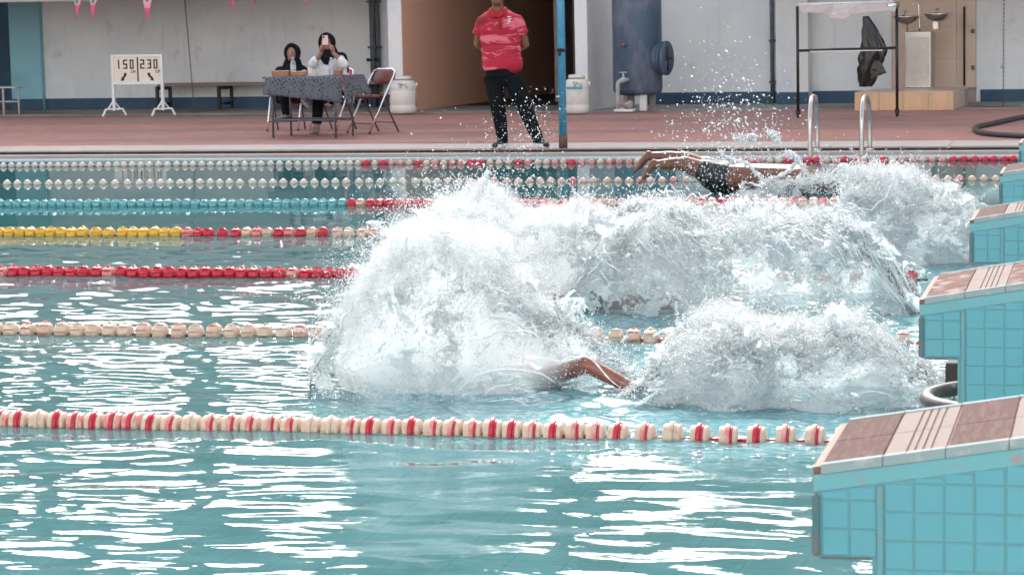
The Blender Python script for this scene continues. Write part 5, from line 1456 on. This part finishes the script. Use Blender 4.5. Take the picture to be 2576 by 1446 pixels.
class Splash:
    def __init__(s, label, pts, Y, wy, flow=0.0, lobes=1.0, power=.8, jagged=1.0):
        s.X, s.H = prof(pts, Y); s.Y = Y; s.wy = wy; s.flow = flow; s.lobes = lobes; s.pw = power; s.seed = random.random()*50
        jag = 1+jagged*.16*fbm(np.linspace(s.X[0], s.X[-1], 160)*4.5, s.seed, 1.)+jagged*.06*noise3(np.linspace(s.X[0], s.X[-1], 160)*17, s.seed, 1.)
        xx = np.linspace(s.X[0], s.X[-1], 160); s.H = np.interp(xx, s.X, s.H)*jag; s.X = xx
        s.root = empty('water_splash', ((s.X[0]+s.X[-1])/2, Y, 0), label=label, cat='splash', group='splashes thrown up by the swimmers')
        s.o = np.array([(s.X[0]+s.X[-1])/2, Y, 0.0])
    def surf(s, X, th, r=1.0):
        H = np.interp(X, s.X, s.H)
        w = s.wy*(.35+.65*np.clip(H/s.H.max(), 0, 1)**.6)
        y = -w*np.cos(th); z = H*np.sin(th)**s.pw
        c, q = math.cos(s.flow), math.sin(s.flow)
        a = (X*c-z*q); b = (X*q+z*c)      # a runs along the flow
        k = s.lobes
        n = .46*fbm(a*2.2*k, y*3.0*k+s.seed, b*3.4*k, 5)
        rd = 1-np.abs(noise3(a*4.2*k, y*9*k+s.seed, b*10*k)); n2 = .16*(rd-.6)
        n3 = .11*fbm(a*11*k, y*20*k, b*22*k+s.seed, 3)
        R = (1+n+n2+n3)*r
        wob = .03*fbm(a*6, y*9+9, b*9, 3)
        return np.stack([X+wob*2-s.o[0], y*R, np.maximum(z*R*.97+.0, -.03)], -1)
    def core(s, step=.010, m=None, r=.93, name='foam_body'):
        L_ = s.X[-1]-s.X[0]; nx = int(L_/step); nt_ = int(1.6*(s.wy+s.H.max())/step)
        X, T = np.meshgrid(np.linspace(s.X[0], s.X[-1], nx), np.linspace(0, PI, nt_), indexing='ij')
        V = s.surf(X, T, r); V = V+.006*RNG.normal(size=V.shape)*np.sin(T)[..., None]
        i = np.arange(nx-1)[:, None]*nt_+np.arange(nt_-1)[None]
        F = np.stack([i, i+nt_, i+nt_+1, i+1], -1).reshape(-1, 4)
        npmesh(name, V.reshape(-1, 3), F[:, ::-1], m or M['foam'], s.root)
    def mist(s, d, r=1.12, step=.03):
        tall = s.X[s.H > .30*s.H.max()]; x0_, x1_ = tall.min(), tall.max()
        nx = int((x1_-x0_)/step); nt_ = 40
        X, T = np.meshgrid(np.linspace(x0_, x1_, nx), np.linspace(.0, PI, nt_), indexing='ij')
        V = s.surf(X, T, r); V[..., 2] = np.maximum(V[..., 2], .012)
        V[:, 0, 2] = V[:, -1, 2] = .012
        e_ = np.clip(np.minimum(np.arange(nx), np.arange(nx)[::-1])/5., .02, 1)**.5
        V[..., 1] *= e_[:, None]; V[..., 2] = .012+(V[..., 2]-.012)*e_[:, None]
        i = np.arange(nx-1)[:, None]*nt_+np.arange(nt_-1)[None]
        F = np.stack([i, i+nt_, i+nt_+1, i+1], -1).reshape(-1, 4)
        j = np.arange(nx-1)*nt_; B = np.stack([j, j+nt_-1, j+nt_+nt_-1, j+nt_], -1)
        F = np.concatenate([F, B])
        o = npmesh('mist', V.reshape(-1, 3), F[:, ::-1], mist_mat(d), s.root, kind='stuff')
        bm = bmesh.new(); bm.from_mesh(o.data); bmesh.ops.remove_doubles(bm, verts=bm.verts, dist=.0005); bmesh.ops.holes_fill(bm, edges=bm.edges[:]); bmesh.ops.recalc_face_normals(bm, faces=bm.faces); bm.to_mesh(o.data); bm.free()
    def drops(s, n, out=.10, rmin=.0012, rmax=.005, up=.0):
        # denser where the splash is high
        w = np.interp(np.linspace(s.X[0], s.X[-1], 200), s.X, s.H)+.05; w /= w.sum()
        X = RNG.choice(np.linspace(s.X[0], s.X[-1], 200), n, p=w)+RNG.normal(0, .012, n)
        T = np.arccos(RNG.uniform(-.35, 1, n))
        rr = .96+RNG.exponential(out, n)
        P = s.surf(X, T, 1.0); z = P[:, 2]*rr+up*RNG.exponential(1, n)*.0; P = np.stack([P[:, 0]+RNG.normal(0, .02, n)*(rr-.9)*6, P[:, 1]*(.8+.2*rr), z], -1)
        # clump them
        k = noise3(P[:, 0]*9, P[:, 1]*9, P[:, 2]*9+s.seed); keep = RNG.random(n) < np.clip(.55+1.1*k, .12, 1)
        P = P[keep]; R = rmin+(rmax-rmin)*RNG.random(len(P))**3.2
        P[:, 2] = np.maximum(P[:, 2], .002)
        V, F = octa(P, R); npmesh('spray_drops', V, F, M['drop'], s.root, kind='stuff')
    def fingers_out(s, n, sp=1.1, dens=90, r0=.0012, r1=.006, lean=0., tmax=.16):
        C = []; R = []
        for i in range(n):
            X = RNG.uniform(s.X[0]+.05, s.X[-1]-.05); T = np.arccos(RNG.uniform(-.3, .75)); p = s.surf(np.array([X]), np.array([T]), .93)[0]
            if p[2] < .05: continue
            a = lean+RNG.normal(0, .5)+.9*((X-s.X[0])/(s.X[-1]-s.X[0])-.5)*1.6
            v = sp*(.35+RNG.exponential(.45))*np.array([math.sin(a), -.45*np.cos(T)+RNG.normal(0, .15), math.cos(a)])
            m = int(dens*(.4+RNG.random())); t = tmax*RNG.random(m)**1.3
            q = p+v*t[:, None]; q[:, 2] -= 4.9*t*t
            w = (.006+.05*t)[:, None]; q += RNG.normal(size=q.shape)*w*.35
            C.append(q); R.append((r0+(r1-r0)*RNG.random(m)**3)*(1.25-t/tmax*.6))
        C = np.concatenate(C); R = np.concatenate(R); C[:, 2] = np.maximum(C[:, 2], .002)
        V, F = octa(C, R); npmesh('spray_fingers', V, F, M['drop'], s.root, kind='stuff')
    def ribbons(s, n, lean=0., sp=1.3, wmax=.05, tmax=.13):
        V = []; F = []; off = 0; A, B = 16, 7
        for i in range(n):
            X = RNG.uniform(s.X[0]+.05, s.X[-1]-.05); T = np.arccos(RNG.uniform(-.2, .97)); p = s.surf(np.array([X]), np.array([T]), .97)[0]
            if p[2] < .03: continue
            a = lean+RNG.normal(0, .45)+1.2*((X-s.X[0])/(s.X[-1]-s.X[0])-.5)
            v = sp*(.35+min(RNG.exponential(.38), .85))*np.array([math.sin(a), -.3*np.cos(T)+RNG.normal(0, .1), math.cos(a)])
            t = tmax*(.5+.7*RNG.random())*np.linspace(0, 1, A)
            q = p+v*t[:, None]; q[:, 2] -= 4.9*t*t
            wd = np.cross(v, RNG.normal(size=3)); wd /= np.linalg.norm(wd)+1e-6
            u = np.linspace(-1, 1, B); w0 = wmax*(.25+min(RNG.exponential(.42), 1.1))
            ed = 1+.6*noise3(np.arange(A)*.45, float(i), 3.)
            W = w0*np.sin(PI*np.linspace(.06, .94, A))**.7*ed
            G = q[:, None]+wd*(u[None, :, None]*W[:, None, None])
            nn = np.cross(wd, v); nn /= np.linalg.norm(nn)+1e-6
            G = G+nn*((.018*noise3(G[..., 0]*14+i, G[..., 1]*14, G[..., 2]*14)+.012*(u**2)[None])[..., None])
            V.append(G.reshape(-1, 3)); k = np.arange(A-1)[:, None]*B+np.arange(B-1)[None]+off
            F.append(np.stack([k, k+B, k+B+1, k+1], -1).reshape(-1, 4)); off += A*B
        V = np.concatenate(V); V[:, 2] = np.maximum(V[:, 2], -.01)
        npmesh('water_ribbons', V, np.concatenate(F), M['foam_thin'], s.root, kind='stuff')
    def threads(s, n, ln=.22, r=.003, lift=1.03):
        V = []; F = []; k = 0; sg = 7
        X0 = RNG.uniform(s.X[0], s.X[-1], n); T0 = np.arccos(RNG.uniform(-.1, .98, n)); l = ln*(.3+RNG.exponential(.6, n)); lf = lift+RNG.exponential(.05, n); rr = r*(.4+RNG.exponential(.55, n)); 
        c, q = math.cos(s.flow), math.sin(s.flow)
        jit = RNG.normal(0, .28, n)
        pts = []
        for j in range(sg):
            t = j/(sg-1)-.5
            X = X0+l*t*np.cos(s.flow+jit); 
            H = np.interp(X, s.X, s.H)+.02
            T = T0+np.clip((l*t*np.sin(s.flow+jit))/H, -.7, .7)
            p = s.surf(np.clip(X, s.X[0], s.X[-1]), np.clip(T, .02, PI-.02), lf); p[:, 0] = X-s.o[0]; pts.append(p)
        pts = np.stack(pts, 1)      # n, sg, 3
        d = pts[:, -1]-pts[:, 0]; d /= np.linalg.norm(d, axis=1)[:, None]+1e-6
        a = np.cross(d, np.array([0, 1., .2])); a /= np.linalg.norm(a, axis=1)[:, None]+1e-6; b = np.cross(d, a)
        env = np.sin(np.linspace(.12, PI-.12, sg))**.6
        bead = 1+.5*np.sin(np.arange(sg)[None]*2.3+RNG.uniform(0, 6, n)[:, None])
        R = rr[:, None]*env[None]*bead
        ring = []
        for ang in (0, PI/2, PI, 3*PI/2): ring.append(pts+R[..., None]*(a[:, None]*math.cos(ang)+b[:, None]*math.sin(ang)))
        V = np.stack(ring, 2)     # n, sg, 4, 3
        idx = np.arange(n*sg*4).reshape(n, sg, 4)
        F = np.stack([idx[:, :-1], np.roll(idx, -1, 2)[:, :-1], np.roll(idx, -1, 2)[:, 1:], idx[:, 1:]], -1).reshape(-1, 4)
        npmesh('water_threads', V.reshape(-1, 3), F, M['drop'], s.root, kind='stuff')
def blobs(root, C, R, name='flying_drops'):
    V, F = octa(np.array(C)-np.array(root.location), np.array(R)); npmesh(name, V, F, M['drop'], root, kind='stuff')

S1 = Splash('tall misty white burst of spray at the left, nearest lane', [(812, 990), (822, 930), (838, 870), (862, 790), (900, 745), (960, 700), (1030, 650), (1110, 610), (1180, 610), (1250, 640), (1320, 710), (1360, 770), (1410, 800), (1460, 835), (1530, 895), (1600, 955), (1640, 1000)], 9.62, .42, flow=.9)
S1.core(.010, M['foam_thin'], .90); S1.mist(2.6); S1.drops(85000, .12, .0010, .0040); S1.threads(160, .10, .0020); S1.fingers_out(190, 1.35, 110, .0010, .0042, -.35); S1.ribbons(130, -.3, 1.3, .035)
S1b = Splash('low glassy white splash in the nearest lane beside the red brown arms', [(1560, 1005), (1610, 965), (1655, 905), (1700, 845), (1760, 800), (1830, 780), (1900, 795), (1980, 820), (2060, 825), (2140, 800), (2210, 840), (2280, 870), (2335, 915), (2385, 965), (2410, 1010)], 9.35, .38, flow=-.5, lobes=1.25, jagged=.5)
S1b.core(.010, M['foam_thin'], .93); S1b.core(.011, None, .72, 'inner_foam'); S1b.mist(1.3); S1b.drops(40000, .09, .0010, .0042); S1b.threads(160, .07, .0018); S1b.fingers_out(150, .95, 80, .001, .0044, -.2); S1b.ribbons(300, -.3, 1.0, .040)
S2 = Splash('broad white spray mound in the second lane behind the tall burst', [(880, 800), (930, 730), (980, 650), (1040, 570), (1100, 525), (1160, 505), (1230, 520), (1300, 550), (1380, 540), (1450, 535), (1530, 540), (1600, 545), (1680, 590), (1760, 660), (1830, 740), (1880, 790)], 12.6, .5, flow=.35)
S2.core(.011, M['foam_thin'], .95); S2.mist(2.0); S2.drops(75000, .10, .0012, .0048); S2.threads(200, .09, .0028); S2.fingers_out(130, 1.4, 100, .0012, .005, -.2); S2.ribbons(260, -.2, 1.4, .05)
S3 = Splash('large glassy dome of water curling down to the right in the second lane', [(1440, 790), (1500, 640), (1560, 560), (1635, 525), (1690, 515), (1760, 528), (1820, 536), (1880, 525), (1940, 518), (2010, 516), (2075, 530), (2140, 562), (2195, 605), (2245, 665), (2288, 725), (2316, 780), (2325, 805)], 12.2, .52, flow=-.62, lobes=.85, power=.7)
S3.core(.010, M['foam_thin'], 1.0, name='water_sheet'); S3.core(.012, M['foam_thin'], .74, 'inner_foam'); S3.mist(.55); S3.drops(42000, .05, .0011, .0048); S3.threads(900, .10, .0028); S3.fingers_out(150, .75, 80, .0012, .005, .2); S3.ribbons(420, .5, 1.1, .055)
S4 = Splash('thick white foaming splash at the right behind the glassy dome', [(2090, 660), (2115, 560), (2135, 470), (2155, 445), (2210, 440), (2270, 442), (2330, 465), (2390, 480), (2440, 510), (2485, 545), (2515, 590), (2535, 660)], 14.6, .5, flow=.5, lobes=1.3)
S4.core(.011, None, .9); S4.mist(1.8); S4.drops(50000, .06, .0013, .0055); S4.threads(200, .08, .0030); S4.fingers_out(110, 1.2, 80, .0014, .006); S4.ribbons(160, 0, 1.1, .045)
S5 = Splash('thin far spray behind the mound, round the swimmer showing only a head', [(1000, 650), (1080, 610), (1160, 560), (1230, 580), (1275, 615), (1330, 605), (1400, 560), (1480, 545), (1560, 530), (1640, 540), (1700, 640)], 14.95, .4, flow=.4)
S5.core(.014, M['foam_thin']); S5.drops(26000, .12, .0014, .0055); S5.fingers_out(60, 1.5, 70, .0014, .006)
S6 = Splash('low white splash round the arms of the leaping swimmer', [(1840, 500), (1880, 486), (1950, 468), (2010, 455), (2060, 446), (2110, 440), (2160, 452), (2210, 475), (2240, 500)], 19.35, .36, flow=-.3, lobes=1.5)
S6.core(.014, M['foam_thin']); S6.drops(14000, .16, .0018, .007); S6.ribbons(90, 0, 1.2, .05); S6.fingers_out(60, 1.3, 70, .0018, .007)
# arcs, jets and flying drops
def arc(root, pts, Y, r, name='water_arc'):
    P = [Vector(at(x, y, Y))-root.location for x, y in pts]; C = bspl(P, 6); n = len(C)
    bm = bmesh.new(); tube(bm, C, [max(.0008, r*math.sin(PI*(i+.6)/(n+.2))**.7*(1+.35*math.sin(i*1.9))) for i in range(n)], 6); obj(name, bm, M['drop'], root, True)
for pts, Y, r in (([(1252, 872), (1268, 845), (1300, 832), (1340, 838), (1368, 866)], 9.1, .003), ([(1150, 985), (1190, 950), (1240, 932), (1300, 930), (1360, 940), (1400, 965)], 9.1, .005), ([(1215, 998), (1240, 975), (1275, 968), (1310, 962)], 9.05, .003),
                  ([(1390, 860), (1440, 880), (1490, 905), (1530, 950), (1560, 975)], 9.1, .004), ([(1230, 1010), (1290, 1004), (1330, 1022)], 9.0, .0025)):
    arc(S1.root, pts, Y, r)
for pts, Y, r in (([(1950, 1000), (1980, 975), (2020, 972), (2060, 1000)], 9.0, .003), ([(2140, 1005), (2180, 985), (2230, 990), (2260, 1008)], 9.0, .003)):
    arc(S1b.root, pts, Y, r)
for pts, Y, r in (([(2000, 700), (2100, 720), (2180, 775), (2240, 810)], 11.65, .004), ([(2150, 560), (2215, 610), (2265, 680), (2300, 750)], 11.75, .005)):
    arc(S3.root, pts, Y, r)
def cloud(root, poly, n, Y, sy, r0, r1, sg=8, pw=3.0):
    C = []; R = []
    c = bspl([np.array([*p[:2], p[2]]) for p in poly], 12)
    for i in range(n):
        x, y, s = c[int(RNG.random()*len(c))]
        x += RNG.normal(0, s); y += RNG.normal(0, s)
        C.append(at(x, y, Y+RNG.normal(0, sy))); R.append(r0+(r1-r0)*RNG.random()**pw)
    C = np.array(C); R = np.array(R); k = C[:, 2] > .005
    blobs(root, C[k], R[k])
cloud(S2.root, [(1178, 570, 9), (1190, 530, 7), (1203, 495, 5), (1215, 460, 4), (1228, 432, 3)], 1300, 12.4, .03, .0012, .0065)
cloud(S2.root, [(1255, 600, 8), (1270, 540, 8), (1268, 500, 9), (1300, 450, 40)], 500, 12.4, .1, .0015, .006)
cloud(S2.root, [(1100, 520, 50), (1200, 440, 60), (1280, 380, 50), (1330, 320, 45), (1370, 280, 35)], 900, 12.6, .4, .0012, .0045)
cloud(S6.root, [(1700, 350, 60), (1800, 380, 60), (1850, 300, 60), (1880, 350, 60), (1800, 260, 80), (1950, 350, 40)], 1300, 19.4, .5, .002, .011)
cloud(S6.root, [(1800, 90, 70), (1830, 180, 70), (1850, 250, 50)], 130, 19.4, .5, .002, .008)
cloud(S6.root, [(1700, 425, 30), (1760, 440, 30), (1850, 440, 35), (1950, 440, 40), (2080, 450, 40), (2150, 440, 40)], 900, 19.0, .1, .002, .008)
for pts in ([(1812, 376), (1822, 392), (1850, 404), (1880, 412), (1905, 440), (1925, 458)], [(1925, 458), (1960, 444), (1990, 425), (2005, 398)], [(1960, 396), (1990, 385), (2010, 405), (2030, 440)], [(1930, 458), (1935, 480), (1940, 500)], [(1870, 458), (1868, 480), (1880, 500)]):
    arc(S6.root, pts, 19.2, .016)
    cloud(S6.root, [(*p, 4) for p in pts], 160, 19.2, .03, .003, .014)
for pts in ([(1845, 345), (1880, 352), (1900, 340)], [(1930, 330), (1950, 345), (1960, 360)], [(2140, 445), (2150, 425), (2180, 440), (2170, 470)]):
    cloud(S6.root, [(*p, 5) for p in pts], 140, 19.2, .04, .004, .016)
cloud(S1b.root, [(1600, 1010, 20), (1750, 1030, 30), (1900, 1035, 40), (2100, 1030, 40), (2300, 1030, 30)], 900, 9.0, .05, .001, .004)
cloud(S1.root, [(820, 980, 12), (850, 1000, 20), (960, 1000, 25), (1100, 1005, 20), (1300, 1005, 30)], 1200, 9.1, .05, .001, .004)
cloud(S1.root, [(830, 860, 20), (870, 760, 30), (900, 700, 45), (880, 650, 40), (960, 620, 40), (1040, 560, 40)], 3500, 9.6, .2, .0009, .003)
